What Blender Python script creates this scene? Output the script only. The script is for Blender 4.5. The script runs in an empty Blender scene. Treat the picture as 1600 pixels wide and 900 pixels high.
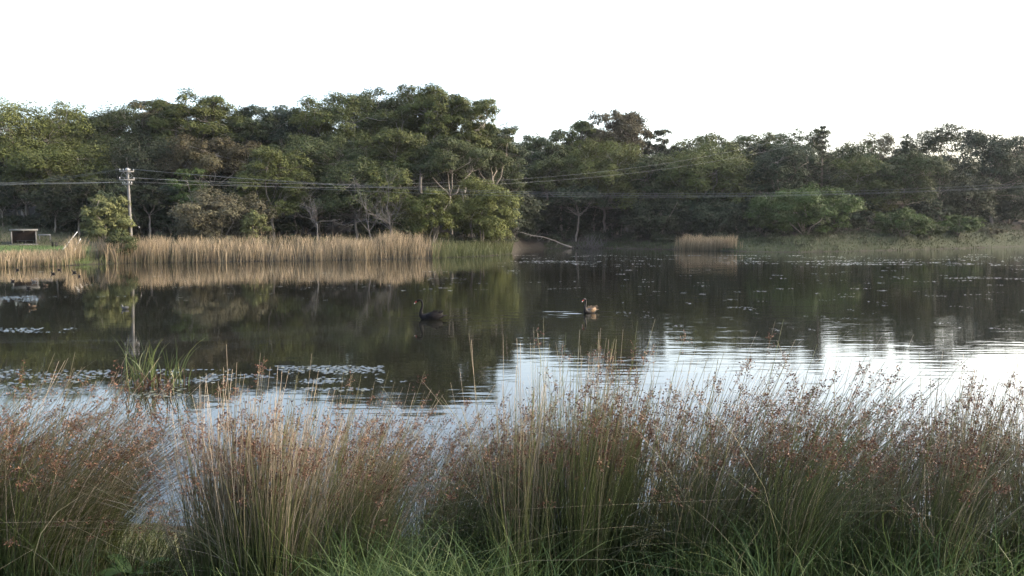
import bpy, math
import numpy as np
from mathutils import Vector

# ------------------------------------------------------------------ camera, sky, sun, exposure
S = bpy.context.scene
CAM_Z, F_PX, PITCH = 3.3, 1300.0, math.atan(90 / 1300.0)
cam_d = bpy.data.cameras.new('camera')
cam_d.lens = 36 * F_PX / 1600
cam_d.sensor_width = 36
cam_d.clip_end = 6000
cam_d.clip_start = 0.05
cam = bpy.data.objects.new('camera', cam_d)
S.collection.objects.link(cam)
cam.location = (0, 0, CAM_Z)
cam.rotation_euler = (math.pi / 2 - PITCH, 0, 0)
S.camera = cam

SUN_AZ, SUN_EL = 80.0, 24.0          # degrees clockwise from the view direction, above the horizon
world = bpy.data.worlds.new('World')
S.world = world
world.use_nodes = True
wn = world.node_tree
sky = wn.nodes.new('ShaderNodeTexSky')
sky.sky_type = 'NISHITA'
sky.sun_disc = False
sky.sun_elevation = math.radians(SUN_EL)
sky.sun_rotation = math.radians(SUN_AZ)
sky.air_density = 1.0
sky.dust_density = 4.0
sky.ozone_density = 1.0
bg = wn.nodes['Background']
bg.inputs['Strength'].default_value = 0.15
hsv = wn.nodes.new('ShaderNodeHueSaturation')
hsv.inputs['Saturation'].default_value = 0.85      # thin high cloud greys the blue
wn.links.new(sky.outputs[0], hsv.inputs['Color'])
wn.links.new(hsv.outputs[0], bg.inputs['Color'])

sun_d = bpy.data.lights.new('sun', 'SUN')
sun_d.energy = 0.5
sun_d.angle = math.radians(22)
sun_d.color = (1.0, 0.90, 0.76)
sun = bpy.data.objects.new('sun', sun_d)
S.collection.objects.link(sun)
_a, _e = math.radians(SUN_AZ), math.radians(SUN_EL)
sun_vec = Vector((math.cos(_e) * math.sin(_a), math.cos(_e) * math.cos(_a), math.sin(_e)))
sun.rotation_euler = sun_vec.to_track_quat('Z', 'Y').to_euler()

vs = S.view_settings
vs.view_transform = 'Standard'
vs.look = 'None'
vs.exposure = 2.3
vs.gamma = 1.0
vs.use_curve_mapping = False
S.cycles.max_bounces = 6
S.cycles.diffuse_bounces = 3
S.cycles.glossy_bounces = 3
S.cycles.transmission_bounces = 3
S.cycles.use_denoising = True

# ------------------------------------------------------------------ helpers
C = S.collection
SP, CP = math.sin(PITCH), math.cos(PITCH)


def ray(px, py):
    u, v = (px - 800) / F_PX, (450 - py) / F_PX
    return np.array([u, CP + v * SP, -SP + v * CP])


def on_z(px, py, z=0.0):
    d = ray(px, py)
    t = (z - CAM_Z) / d[2]
    return np.array([0, 0, CAM_Z]) + d * t


def at_y(px, py, Y):
    d = ray(px, py)
    return np.array([0, 0, CAM_Z]) + d * (Y / d[1])


def px_per_m(Y):
    return F_PX / Y


def tag(o, label=None, cat=None, group=None, kind=None):
    if label: o['label'] = label
    if cat: o['category'] = cat
    if group: o['group'] = group
    if kind: o['kind'] = kind
    return o


def empty(name, loc=(0, 0, 0), rz=0.0):
    o = bpy.data.objects.new(name, None)
    o.empty_display_size = 0.2
    C.objects.link(o)
    o.location = loc
    o.rotation_euler = (0, 0, rz)
    return o


class MB:
    """collects arrays of vertices and of quads or triangles, builds ONE mesh object"""
    def __init__(self):
        self.v, self.f, self.a, self.n = [], [], [], 0

    def add(self, V, F, var=None):
        V = np.asarray(V, float).reshape(-1, 3)
        F = np.asarray(F, int)
        self.v.append(V)
        self.f.append(F + self.n)
        if var is None:
            var = np.zeros(len(V))
        self.a.append(np.broadcast_to(np.asarray(var, float), (len(V),)))
        self.n += len(V)

    def mesh(self, name, mat=None, smooth=False):
        me = bpy.data.meshes.new(name)
        if self.n:
            V = np.concatenate(self.v)
            me.vertices.add(len(V))
            me.vertices.foreach_set('co', V.ravel())
            li = np.concatenate([f.ravel() for f in self.f])
            tot = np.concatenate([np.full(len(f), f.shape[1]) for f in self.f])
            start = np.concatenate([[0], np.cumsum(tot)[:-1]])
            me.loops.add(len(li))
            me.loops.foreach_set('vertex_index', li.astype(np.int32))
            me.polygons.add(len(tot))
            me.polygons.foreach_set('loop_start', start.astype(np.int32))
            me.update(calc_edges=True)
            at = me.attributes.new('var', 'FLOAT', 'POINT')
            at.data.foreach_set('value', np.concatenate(self.a).astype(np.float32))
            if smooth:
                me.polygons.foreach_set('use_smooth', np.ones(len(tot), bool))
        if mat: me.materials.append(mat)
        return me

    def build(self, name, mat, parent=None, smooth=False, loc=None):
        o = bpy.data.objects.new(name, self.mesh(name, mat, smooth))
        C.objects.link(o)
        if parent: o.parent = parent
        if loc is not None: o.location = loc
        return o

    # ---- shapes
    def box(self, c, s, var=0.0, rz=0.0, bev=0.0):
        c, s = np.array(c, float), np.array(s, float) / 2
        k = np.array([[-1, -1, -1], [1, -1, -1], [1, 1, -1], [-1, 1, -1], [-1, -1, 1], [1, -1, 1], [1, 1, 1], [-1, 1, 1]]) * s
        cz, sz = math.cos(rz), math.sin(rz)
        k = np.stack([k[:, 0] * cz - k[:, 1] * sz, k[:, 0] * sz + k[:, 1] * cz, k[:, 2]], 1)
        self.add(k + c, [[0, 3, 2, 1], [4, 5, 6, 7], [0, 1, 5, 4], [1, 2, 6, 5], [2, 3, 7, 6], [3, 0, 4, 7]], var)

    def tube(self, P, R, sides=6, var=0.0, caps=True):
        P = np.asarray(P, float)
        n = len(P)
        R = np.broadcast_to(np.asarray(R, float), (n,))
        T = np.gradient(P, axis=0)
        T /= np.linalg.norm(T, axis=1)[:, None] + 1e-9
        ref = np.array([0.31, 0.87, 0.12]) if abs(T[:, 2]).mean() > 0.5 else np.array([0.05, 0.1, 1.0])
        A = np.cross(T, ref); A /= np.linalg.norm(A, axis=1)[:, None] + 1e-9
        B = np.cross(T, A)
        th = np.arange(sides) * 2 * math.pi / sides
        V = P[:, None] + R[:, None, None] * (A[:, None] * np.cos(th)[None, :, None] + B[:, None] * np.sin(th)[None, :, None])
        i = np.arange(n - 1)[:, None] * sides
        j = np.arange(sides)[None]
        k = (j + 1) % sides
        F = np.stack([i + j, i + k, i + sides + k, i + sides + j], -1).reshape(-1, 4)
        self.add(V, F, var)
        if caps:
            self.f.append(np.array([list(range(sides))[::-1]]) + self.n - n * sides)
            self.f.append(np.array([list(range(sides))]) + self.n - sides)

    def loft(self, P, RA, RB, sides=12, var=0.0, axisA=(0, 1, 0)):
        """rings with half-widths RA along axisA and RB across, following P"""
        P = np.asarray(P, float)
        n = len(P)
        T = np.gradient(P, axis=0); T /= np.linalg.norm(T, axis=1)[:, None]
        A = np.tile(np.array(axisA, float), (n, 1))
        B = np.cross(T, A)
        th = np.arange(sides) * 2 * math.pi / sides
        V = P[:, None] + A[:, None] * (np.asarray(RA)[:, None, None] * np.cos(th)[None, :, None]) + B[:, None] * (np.asarray(RB)[:, None, None] * np.sin(th)[None, :, None])
        i = np.arange(n - 1)[:, None] * sides
        j = np.arange(sides)[None]; k = (j + 1) % sides
        F = np.stack([i + j, i + k, i + sides + k, i + sides + j], -1).reshape(-1, 4)
        self.add(V, F, var)
        self.f.append(np.array([list(range(sides))[::-1]]) + self.n - n * sides)
        self.f.append(np.array([list(range(sides))]) + self.n - sides)

    def ribbons(self, P, Wd, side, var):
        """P (n,k,3) centre lines, Wd (n,k) half-widths, side (n,3), var (n,k)"""
        n, k, _ = P.shape
        off = side[:, None] * Wd[..., None]
        V = np.stack([P - off, P + off], 2).reshape(-1, 3)
        b = (np.arange(n) * k * 2)[:, None]
        i = np.arange(k - 1)[None] * 2
        F = np.stack([b + i, b + i + 1, b + i + 3, b + i + 2], -1).reshape(-1, 4)
        self.add(V, F, np.repeat(var.reshape(-1), 2))

    def stems(self, P, R, var):
        """three-sided stems: P (n,k,3), R (n,k), var (n,k)"""
        n, k, _ = P.shape
        th = np.arange(3) * 2 * math.pi / 3
        ring = np.stack([np.cos(th), np.sin(th), np.zeros(3)], 1)
        V = P[:, :, None] + R[:, :, None, None] * ring[None, None]
        b = (np.arange(n) * k * 3)[:, None, None]
        i = np.arange(k - 1)[None, :, None] * 3
        j = np.arange(3)[None, None]; j2 = (j + 1) % 3
        F = np.stack([b + i + j, b + i + j2, b + i + 3 + j2, b + i + 3 + j], -1).reshape(-1, 4)
        self.add(V, F, np.repeat(var.reshape(-1), 3))

    def leaf_tris(self, p, t, nrm, L, w, var):
        """pointed leaves, one triangle each"""
        t = t / (np.linalg.norm(t, axis=1)[:, None] + 1e-9)
        b = np.cross(nrm, t); b /= np.linalg.norm(b, axis=1)[:, None] + 1e-9
        L, w = np.asarray(L)[:, None], np.asarray(w)[:, None]
        V = np.stack([p + b * w, p + t * L, p - b * w], 1).reshape(-1, 3)
        self.add(V, np.arange(len(p) * 3).reshape(-1, 3), np.repeat(var, 3))

    def leaves(self, p, t, nrm, L, w, var):
        """diamond leaves at p, tip direction t, facing nrm"""
        t = t / (np.linalg.norm(t, axis=1)[:, None] + 1e-9)
        b = np.cross(nrm, t); b /= np.linalg.norm(b, axis=1)[:, None] + 1e-9
        L, w = np.asarray(L)[:, None], np.asarray(w)[:, None]
        V = np.stack([p, p + t * L * .45 + b * w, p + t * L, p + t * L * .45 - b * w], 1).reshape(-1, 3)
        self.add(V, np.arange(len(p) * 4).reshape(-1, 4), np.repeat(var, 4))


def unit(a):
    return a / (np.linalg.norm(a, axis=-1, keepdims=True) + 1e-9)


def sphere_dirs(rng, n, zmin=-1.0):
    z = rng.uniform(zmin, 1, n)
    a = rng.uniform(0, 2 * math.pi, n)
    r = np.sqrt(1 - z * z)
    return np.stack([r * np.cos(a), r * np.sin(a), z], 1)


# ------------------------------------------------------------------ materials
def new_mat(name):
    m = bpy.data.materials.new(name)
    m.use_nodes = True
    nt = m.node_tree
    for n in list(nt.nodes): nt.nodes.remove(n)
    out = nt.nodes.new('ShaderNodeOutputMaterial')
    return m, nt, out


def principled(nt, rough=0.7, spec=0.3):
    b = nt.nodes.new('ShaderNodeBsdfPrincipled')
    b.inputs['Roughness'].default_value = rough
    b.inputs['Specular IOR Level'].default_value = spec
    return b


def ramp(nt, stops, fac):
    r = nt.nodes.new('ShaderNodeValToRGB')
    e = r.color_ramp.elements
    while len(e) < len(stops): e.new(0.5)
    for i, (p, c) in enumerate(stops):
        e[i].position = p
        e[i].color = (*c, 1)
    nt.links.new(fac, r.inputs[0])
    return r.outputs[0]


def attr(nt, name='var'):
    a = nt.nodes.new('ShaderNodeAttribute')
    a.attribute_name = name
    return a.outputs['Fac']


def math_node(nt, op, a, b=None, c=None):
    n = nt.nodes.new('ShaderNodeMath'); n.operation = op
    for i, x in enumerate((a, b, c)):
        if x is None: continue
        if isinstance(x, (int, float)): n.inputs[i].default_value = x
        else: nt.links.new(x, n.inputs[i])
    return n.outputs[0]


def noise(nt, scale, detail=4, vec=None, rough=0.55):
    n = nt.nodes.new('ShaderNodeTexNoise')
    n.inputs['Scale'].default_value = scale
    n.inputs['Detail'].default_value = detail
    n.inputs['Roughness'].default_value = rough
    if vec is not None: nt.links.new(vec, n.inputs['Vector'])
    return n.outputs['Fac']


def obj_coord(nt):
    return nt.nodes.new('ShaderNodeTexCoord').outputs['Object']


def leaf_material(name, trans=0.25):
    """leaf colour = the object's own colour, varied leaf by leaf"""
    m, nt, out = new_mat(name)
    oi = nt.nodes.new('ShaderNodeObjectInfo')
    h = nt.nodes.new('ShaderNodeHueSaturation')
    v = attr(nt)
    nt.links.new(oi.outputs['Color'], h.inputs['Color'])
    nt.links.new(math_node(nt, 'MULTIPLY_ADD', v, 0.03, 0.485), h.inputs['Hue'])
    nt.links.new(math_node(nt, 'MULTIPLY_ADD', v, 0.5, 0.75), h.inputs['Value'])
    h.inputs['Saturation'].default_value = 1.0
    b = principled(nt, 0.65, 0.12)
    nt.links.new(h.outputs[0], b.inputs['Base Color'])
    t = nt.nodes.new('ShaderNodeBsdfTranslucent')
    nt.links.new(h.outputs[0], t.inputs['Color'])
    mix = nt.nodes.new('ShaderNodeMixShader'); mix.inputs[0].default_value = trans
    nt.links.new(b.outputs[0], mix.inputs[1]); nt.links.new(t.outputs[0], mix.inputs[2])
    nt.links.new(mix.outputs[0], out.inputs[0])
    return m


def stem_material(name, stops, trans=0.0, rough=0.6, spec=0.3):
    """colour runs along the attribute 'var'"""
    m, nt, out = new_mat(name)
    col = ramp(nt, stops, attr(nt))
    b = principled(nt, rough, spec)
    nt.links.new(col, b.inputs['Base Color'])
    if trans:
        t = nt.nodes.new('ShaderNodeBsdfTranslucent'); nt.links.new(col, t.inputs['Color'])
        mix = nt.nodes.new('ShaderNodeMixShader'); mix.inputs[0].default_value = trans
        nt.links.new(b.outputs[0], mix.inputs[1]); nt.links.new(t.outputs[0], mix.inputs[2])
        nt.links.new(mix.outputs[0], out.inputs[0])
    else:
        nt.links.new(b.outputs[0], out.inputs[0])
    return m


def rough_material(name, c1, c2, scale=4.0, rough=0.8, bump=0.3, stretch=(1, 1, 1), spec=0.2):
    m, nt, out = new_mat(name)
    mp = nt.nodes.new('ShaderNodeMapping'); mp.inputs['Scale'].default_value = stretch
    nt.links.new(obj_coord(nt), mp.inputs['Vector'])
    f = noise(nt, scale, 6, mp.outputs[0], 0.65)
    b = principled(nt, rough, spec)
    nt.links.new(ramp(nt, [(0.3, c1), (0.7, c2)], f), b.inputs['Base Color'])
    bu = nt.nodes.new('ShaderNodeBump'); bu.inputs['Strength'].default_value = bump; bu.inputs['Distance'].default_value = 0.02
    nt.links.new(f, bu.inputs['Height']); nt.links.new(bu.outputs[0], b.inputs['Normal'])
    nt.links.new(b.outputs[0], out.inputs[0])
    return m


M = {}
M['leaf'] = leaf_material('gum_leaf', 0.16)
M['bark'] = rough_material('grey_bark', (.10, .085, .07), (.26, .23, .19), 1.4, 0.85, 0.5, (3, 3, .6))
M['pale_bark'] = rough_material('pale_bark', (.13, .115, .10), (.30, .27, .235), 1.2, 0.8, 0.4, (3, 3, .6))
M['dead_wood'] = rough_material('bleached_dead_wood', (.06, .056, .053), (.135, .127, .12), 2.0, 0.85, 0.4, (3, 3, 1))
M['pole'] = rough_material('weathered_pole_timber', (.085, .082, .08), (.20, .193, .184), 3.0, 0.85, 0.6, (6, 6, .5))
M['arm'] = rough_material('crossarm_timber', (.13, .125, .12), (.24, .23, .21), 5.0, 0.8, 0.4)
M['porcelain'] = rough_material('insulator_porcelain', (.30, .30, .295), (.42, .42, .41), 6.0, 0.25, 0.0, spec=0.5)
M['wire'] = rough_material('aluminium_wire', (.12, .125, .13), (.19, .195, .2), 3.0, 0.5, 0.0)
M['white_paint'] = rough_material('white_paint', (.6, .6, .58), (.8, .79, .76), 5.0, 0.6, 0.1)
M['roof_metal'] = rough_material('grey_roof_sheet', (.15, .147, .143), (.24, .235, .228), 3.0, 0.6, 0.1)
M['brick'] = rough_material('brown_brick', (.045, .033, .029), (.085, .058, .05), 7.0, 0.85, 0.4)
M['post'] = rough_material('grey_post', (.10, .095, .09), (.19, .18, .17), 5.0, 0.8, 0.3)
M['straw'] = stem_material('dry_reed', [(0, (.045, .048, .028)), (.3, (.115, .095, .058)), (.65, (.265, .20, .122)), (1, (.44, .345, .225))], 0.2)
M['sedge'] = stem_material('green_sedge', [(0, (.035, .045, .017)), (.5, (.072, .088, .03)), (1, (.14, .135, .058))], 0.2)
M['rush'] = stem_material('rush_stem', [(0, (.036, .048, .016)), (.32, (.080, .095, .030)), (.6, (.125, .110, .066)), (.85, (.20, .165, .118)), (1, (.36, .295, .22))], 0.1, 0.45, 0.4)
M['seed'] = stem_material('rush_seed_head', [(0, (.055, .027, .018)), (.5, (.105, .050, .031)), (1, (.19, .10, .055))], 0.1)
M['grass'] = stem_material('green_grass_blade', [(0, (.030, .046, .014)), (.5, (.062, .100, .028)), (.85, (.112, .142, .044)), (1, (.26, .22, .135))], 0.25)
M['far_grass'] = stem_material('bank_grass_blade', [(0, (.022, .028, .013)), (.45, (.045, .062, .022)), (.75, (.062, .066, .036)), (1, (.10, .09, .06))], 0.2)
M['flag_leaf'] = stem_material('green_cattail_leaf', [(0, (.12, .085, .04)), (.3, (.045, .06, .02)), (.75, (.075, .10, .032)), (1, (.21, .19, .08))], 0.2, 0.5)
M['weed'] = stem_material('floating_leaf', [(0, (.06, .066, .048)), (.6, (.13, .13, .10)), (1, (.24, .23, .2))], 0.0, 0.3, 0.4)
M['pad'] = stem_material('lily_pad', [(0, (.02, .02, .013)), (.5, (.045, .044, .03)), (.9, (.08, .08, .05)), (1, (.17, .155, .08))], 0.0, 0.25, 0.4)
M['dock'] = stem_material('broad_dock_leaf', [(0, (.04, .07, .02)), (1, (.09, .15, .04))], 0.2, 0.5)
M['swan'] = rough_material('black_plumage', (.007, .0065, .007), (.018, .016, .016), 30, 0.8, 0.3, spec=.08)
M['swan_brown'] = rough_material('lit_brown_grey_plumage', (.045, .03, .018), (.22, .145, .08), 22, 0.7, 0.5)  # young brown feathers, with the warm light on the back mixed into the colour
M['swan_neck_brown'] = rough_material('dark_neck_plumage', (.009, .008, .008), (.022, .018, .017), 30, 0.6, 0.2)
M['bill'] = rough_material('red_bill', (.34, .03, .02), (.5, .06, .04), 10, 0.4, 0.0)
M['bill_tip'] = rough_material('pale_bill_band', (.7, .66, .6), (.8, .76, .7), 10, 0.4, 0.0)
M['duck_dark'] = rough_material('dark_duck_plumage', (.012, .011, .011), (.035, .03, .028), 30, 0.6, 0.2)
M['duck_brown'] = rough_material('brown_duck_plumage', (.035, .025, .017), (.09, .065, .042), 25, 0.7, 0.2)
M['duck_grey'] = rough_material('grey_duck_plumage', (.05, .049, .048), (.13, .127, .124), 25, 0.7, 0.2)


def ground_material():
    m, nt, out = new_mat('ground_soil_and_grass')
    a = nt.nodes.new('ShaderNodeAttribute'); a.attribute_name = 'cover'
    co = obj_coord(nt)
    n1 = noise(nt, 0.35, 8, co, 0.7)
    n2 = noise(nt, 6.0, 6, co, 0.7)
    f = math_node(nt, 'ADD', math_node(nt, 'MULTIPLY', n1, 0.5), math_node(nt, 'MULTIPLY', n2, 0.5))
    h = nt.nodes.new('ShaderNodeHueSaturation')
    nt.links.new(a.outputs['Color'], h.inputs['Color'])
    nt.links.new(math_node(nt, 'MULTIPLY_ADD', f, 2.4, -0.2), h.inputs['Value'])
    b = principled(nt, 0.95, 0.1)
    nt.links.new(h.outputs[0], b.inputs['Base Color'])
    bu = nt.nodes.new('ShaderNodeBump'); bu.inputs['Strength'].default_value = 0.8; bu.inputs['Distance'].default_value = 0.08
    nt.links.new(n2, bu.inputs['Height']); nt.links.new(bu.outputs[0], b.inputs['Normal'])
    nt.links.new(b.outputs[0], out.inputs[0])
    return m


SWAN1 = on_z(673, 499)
SWAN2 = on_z(921, 489)


def water_material():
    m, nt, out = new_mat('pond_water')
    co = obj_coord(nt)
    sep = nt.nodes.new('ShaderNodeSeparateXYZ'); nt.links.new(co, sep.inputs[0])
    X, Y = sep.outputs[0], sep.outputs[1]

    def waves(scale, sx, sy, det, rot=0.0):
        mp = nt.nodes.new('ShaderNodeMapping')
        mp.inputs['Scale'].default_value = (sx, sy, 1)
        mp.inputs['Rotation'].default_value = (0, 0, rot)
        nt.links.new(co, mp.inputs['Vector'])
        return noise(nt, scale, det, mp.outputs[0], 0.5)
    w1 = waves(1.0, 0.75, 3.2, 2, 0.06)          # ripples, crests across the view
    w2 = waves(1.0, 0.22, 0.75, 1, -0.1)        # long low swell
    w3 = waves(1.0, 3.0, 7.0, 2, 0.2)           # fine ruffle
    # breeze patches: calm on one side, ruffled on the open side of the pond
    patch = waves(1.0, 0.035, 0.09, 3)
    side = nt.nodes.new('ShaderNodeMapRange'); side.interpolation_type = 'SMOOTHSTEP'
    side.inputs['From Min'].default_value = -9; side.inputs['From Max'].default_value = 6
    side.inputs['To Min'].default_value = 0.22; side.inputs['To Max'].default_value = 1.0
    nt.links.new(X, side.inputs['Value'])
    pr = nt.nodes.new('ShaderNodeMapRange')
    pr.inputs['From Min'].default_value = 0.38; pr.inputs['From Max'].default_value = 0.62
    pr.inputs['To Min'].default_value = 0.45; pr.inputs['To Max'].default_value = 1.15
    nt.links.new(patch, pr.inputs['Value'])
    amp = math_node(nt, 'MULTIPLY', side.outputs[0], pr.outputs[0])
    h = math_node(nt, 'ADD', math_node(nt, 'MULTIPLY', w1, 0.0065), math_node(nt, 'MULTIPLY', w2, 0.0085))
    h = math_node(nt, 'ADD', h, math_node(nt, 'MULTIPLY', w3, 0.0003))
    h = math_node(nt, 'MULTIPLY', h, amp)
    # rings spreading from the swimming birds
    def rings(cx, cy, k, a, fall):
        dx = math_node(nt, 'SUBTRACT', X, float(cx)); dy = math_node(nt, 'SUBTRACT', Y, float(cy))
        dx = math_node(nt, 'MULTIPLY', dx, .45)
        r = math_node(nt, 'SQRT', math_node(nt, 'ADD', math_node(nt, 'MULTIPLY', dx, dx), math_node(nt, 'MULTIPLY', dy, dy)))
        wob = math_node(nt, 'MULTIPLY_ADD', w2, 1.2, r)
        s = math_node(nt, 'SINE', math_node(nt, 'MULTIPLY', wob, k))
        e = math_node(nt, 'EXPONENT', math_node(nt, 'MULTIPLY', r, -1.0 / fall))
        return math_node(nt, 'MULTIPLY', math_node(nt, 'MULTIPLY', s, e), a)
    h = math_node(nt, 'ADD', h, rings(SWAN2[0] - 0.7, SWAN2[1] - 0.4, 8.0, 0.009, 0.9))
    h = math_node(nt, 'ADD', h, rings(SWAN1[0] + 0.2, SWAN1[1], 10.0, 0.0045, 0.7))
    b = principled(nt, 0.025, 0.5)
    b.inputs['Base Color'].default_value = (.010, .010, .007, 1)
    b.inputs['IOR'].default_value = 1.333
    bu = nt.nodes.new('ShaderNodeBump'); bu.inputs['Strength'].default_value = 1.0; bu.inputs['Distance'].default_value = 1.0
    nt.links.new(h, bu.inputs['Height']); nt.links.new(bu.outputs[0], b.inputs['Normal'])
    nt.links.new(b.outputs[0], out.inputs[0])
    return m


# ------------------------------------------------------------------ terrain
SHORE_PX = [(-400, 421), (0, 418), (100, 415), (200, 411), (400, 408), (560, 406), (680, 403), (760, 400), (797, 397),
            (818, 389), (850, 388), (950, 388), (1060, 390), (1150, 393), (1250, 394), (1400, 391), (1500, 388), (1600, 385), (2100, 383)]
SH_U = np.array([(p - 800) / F_PX for p, _ in SHORE_PX])
SH_Y = np.array([CAM_Z * F_PX / (y - 360) for _, y in SHORE_PX])


def shore(u):
    return np.interp(u, SH_U, SH_Y)


def vnoise(x, y, s, seed=0):
    """cheap smooth value noise"""
    x, y = np.asarray(x, float) / s + seed * 17.3, np.asarray(y, float) / s + seed * 9.1
    xi, yi = np.floor(x), np.floor(y)
    fx, fy = x - xi, y - yi
    fx, fy = fx * fx * (3 - 2 * fx), fy * fy * (3 - 2 * fy)
    def h(a, b):
        q = np.sin(a * 127.1 + b * 311.7) * 43758.5453
        return q - np.floor(q)
    return (h(xi, yi) * (1 - fx) + h(xi + 1, yi) * fx) * (1 - fy) + (h(xi, yi + 1) * (1 - fx) + h(xi + 1, yi + 1) * fx) * fy


def near_edge(x):
    return 8.7 + 0.9 * (vnoise(x, 0, 2.3, 3) - 0.5) + 0.03 * np.abs(x)


def ground_z(x, y):
    x, y = np.asarray(x, float), np.asarray(y, float)
    yy = np.maximum(y, 1.0)
    u = x / yy
    s_far = y - shore(u)
    s_side = np.maximum(-95 - x, x - 165)
    z_l = np.interp(s_far, [-30, 0, 2, 6, 11, 22, 40, 80, 200, 900], [-1.2, 0, .45, .95, 1.25, 1.6, 4.4, 10, 18, 24])
    z_r = np.interp(s_far, [-30, 0, 2, 6, 14, 30, 80, 200, 900], [-1.2, 0, .5, .95, 1.5, 2.4, 8, 14, 20])
    z_r = z_r + 1.7 * np.clip((u - .3) / .16, 0, 1) * np.clip((s_far - 1) / 9, 0, 1)
    k = np.clip((u + 0.02) / 0.06, 0, 1)
    z_far = z_l * (1 - k) + z_r * k
    s_n = near_edge(x) - y
    z_near = np.interp(s_n, [-20, 0, 1.7, 3.2, 4.8, 6.7, 60], [-1.2, 0, .5, 1.05, 1.52, 1.7, 2.0])
    z_side = np.interp(s_side, [-30, 0, 6, 60, 900], [-1.2, 0, 1, 8, 20])
    z = np.maximum(np.maximum(z_far, z_near), z_side)
    land = np.clip(z / 0.5, 0, 1)
    z = z + land * ((vnoise(x, y, 9, 1) - .5) * 0.3 * np.clip(np.hypot(x, y) / 40, 0, 1) + (vnoise(x, y, 0.9, 2) - .5) * 0.08)
    return z


def build_ground():
    rad = np.concatenate([np.linspace(0.3, 12, 50), np.linspace(13, 70, 16), np.linspace(71, 200, 90), np.geomspace(204, 1600, 22)])
    ang = np.concatenate([np.radians(np.linspace(-40, 40, 241)), np.radians(np.linspace(42, 318, 90))])
    A, R = np.meshgrid(ang, rad)
    X, Y = R * np.sin(A), R * np.cos(A)
    Z = ground_z(X, Y)
    n, m = X.shape
    i = np.arange(n - 1)[:, None] * m
    j = np.arange(m)[None]; k = (j + 1) % m
    F = np.stack([i + j, i + k, i + m + k, i + m + j], -1).reshape(-1, 4)
    mb = MB()
    mb.add(np.stack([X, Y, Z], -1), F)
    mb.f.append(np.array([[*range(m)]]))
    o = mb.build('ground', ground_material(), smooth=True)
    tag(o, kind='structure')
    x, y = X.ravel(), Y.ravel()
    u = x / np.maximum(y, 1)
    s = y - shore(u)
    px = 800 + u * F_PX
    litter, lawn, slope, mud, nearg = [np.array(c) for c in ((.034, .028, .021), (.075, .115, .03), (.07, .064, .038), (.028, .025, .018), (.045, .045, .022))]
    col = np.tile(litter, (len(x), 1))
    def blend(mask, c):
        nonlocal col
        mask = np.clip(mask, 0, 1)[:, None]
        col = col * (1 - mask) + c * mask
    blend(((px < 150) & (s > 0)) * np.clip((45 - s) / 10, 0, 1), slope)
    blend(((px < 140) & (s > 1)) * np.clip((21 - s) / 4, 0, 1), lawn)
    blend(((px > 1120) & (s > 0)) * np.clip((16 - s) / 6, 0, 1), np.array((.032, .038, .02)))
    blend((y < 40) * 1.0, nearg)
    blend((Z.ravel() < 0.12) * 1.0, mud)
    ca = o.data.attributes.new('cover', 'FLOAT_COLOR', 'POINT')
    ca.data.foreach_set('color', np.concatenate([col, np.ones((len(x), 1))], 1).astype(np.float32).ravel())
    return o


build_ground()
wm = MB()
wm.add([[-420, -2, 0], [520, -2, 0], [520, 420, 0], [-420, 420, 0]], [[0, 1, 2, 3]])
tag(wm.build('pond_water', water_material()), kind='structure')


# ------------------------------------------------------------------ trees
def branch_path(rng, a, b, n=5, sag=0.0, wob=0.06):
    a, b = np.array(a, float), np.array(b, float)
    t = np.linspace(0, 1, n)[:, None]
    L = np.linalg.norm(b - a)
    P = a + (b - a) * t
    P += rng.normal(0, wob * L, (n, 3)) * np.sin(np.pi * t) * np.array([1, 1, .5])
    P[:, 2] += (sag * L * np.sin(np.pi * t[:, 0]))
    return P


def foliage(mb, rng, cc, cr, nleaf, L, flat=0.7, droop=0.35, slim=0.30, subs=9, zmin=-0.2):
    """leaf clumps: rounded heads made of smaller heads, leaves facing outwards"""
    cc, cr = np.asarray(cc), np.asarray(cr)
    wts = cr ** 2 / np.sum(cr ** 2)
    n_c = np.maximum((wts * nleaf).astype(int), 20)
    for c, r, n in zip(cc, cr, n_c):
        d = sphere_dirs(rng, subs, zmin)
        sc = c + d * r * np.array([1, 1, flat]) * rng.uniform(.5, .85, (subs, 1))
        sr = r * rng.uniform(.30, .52, subs)
        cv = rng.uniform(0.15, 0.85)
        k = rng.integers(0, subs, n)
        d2 = sphere_dirs(rng, n, -0.5)
        rr = rng.uniform(.45, 1.0, n) ** .6
        rr = np.where(rng.random(n) < .06, rng.uniform(1.0, 1.28, n), rr)
        p = sc[k] + d2 * (sr[k] * rr)[:, None] * np.array([1, 1, .8])
        outw = unit(.55 * d2 + .45 * d[k] + np.array([0, 0, .45]))
        nr = unit(outw + rng.normal(0, .32, (n, 3)))
        t = np.cross(nr, rng.normal(0, 1, (n, 3)))
        t = unit(t) + np.array([0, 0, -droop]) + .25 * outw
        ll = L * rng.uniform(.6, 1.3, n)
        var = np.clip(.55 * cv + .45 * rng.random(n), 0, 1)
        mb.leaf_tris(p, t, nr, ll, ll * slim * rng.uniform(.8, 1.3, n), var)


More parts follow.
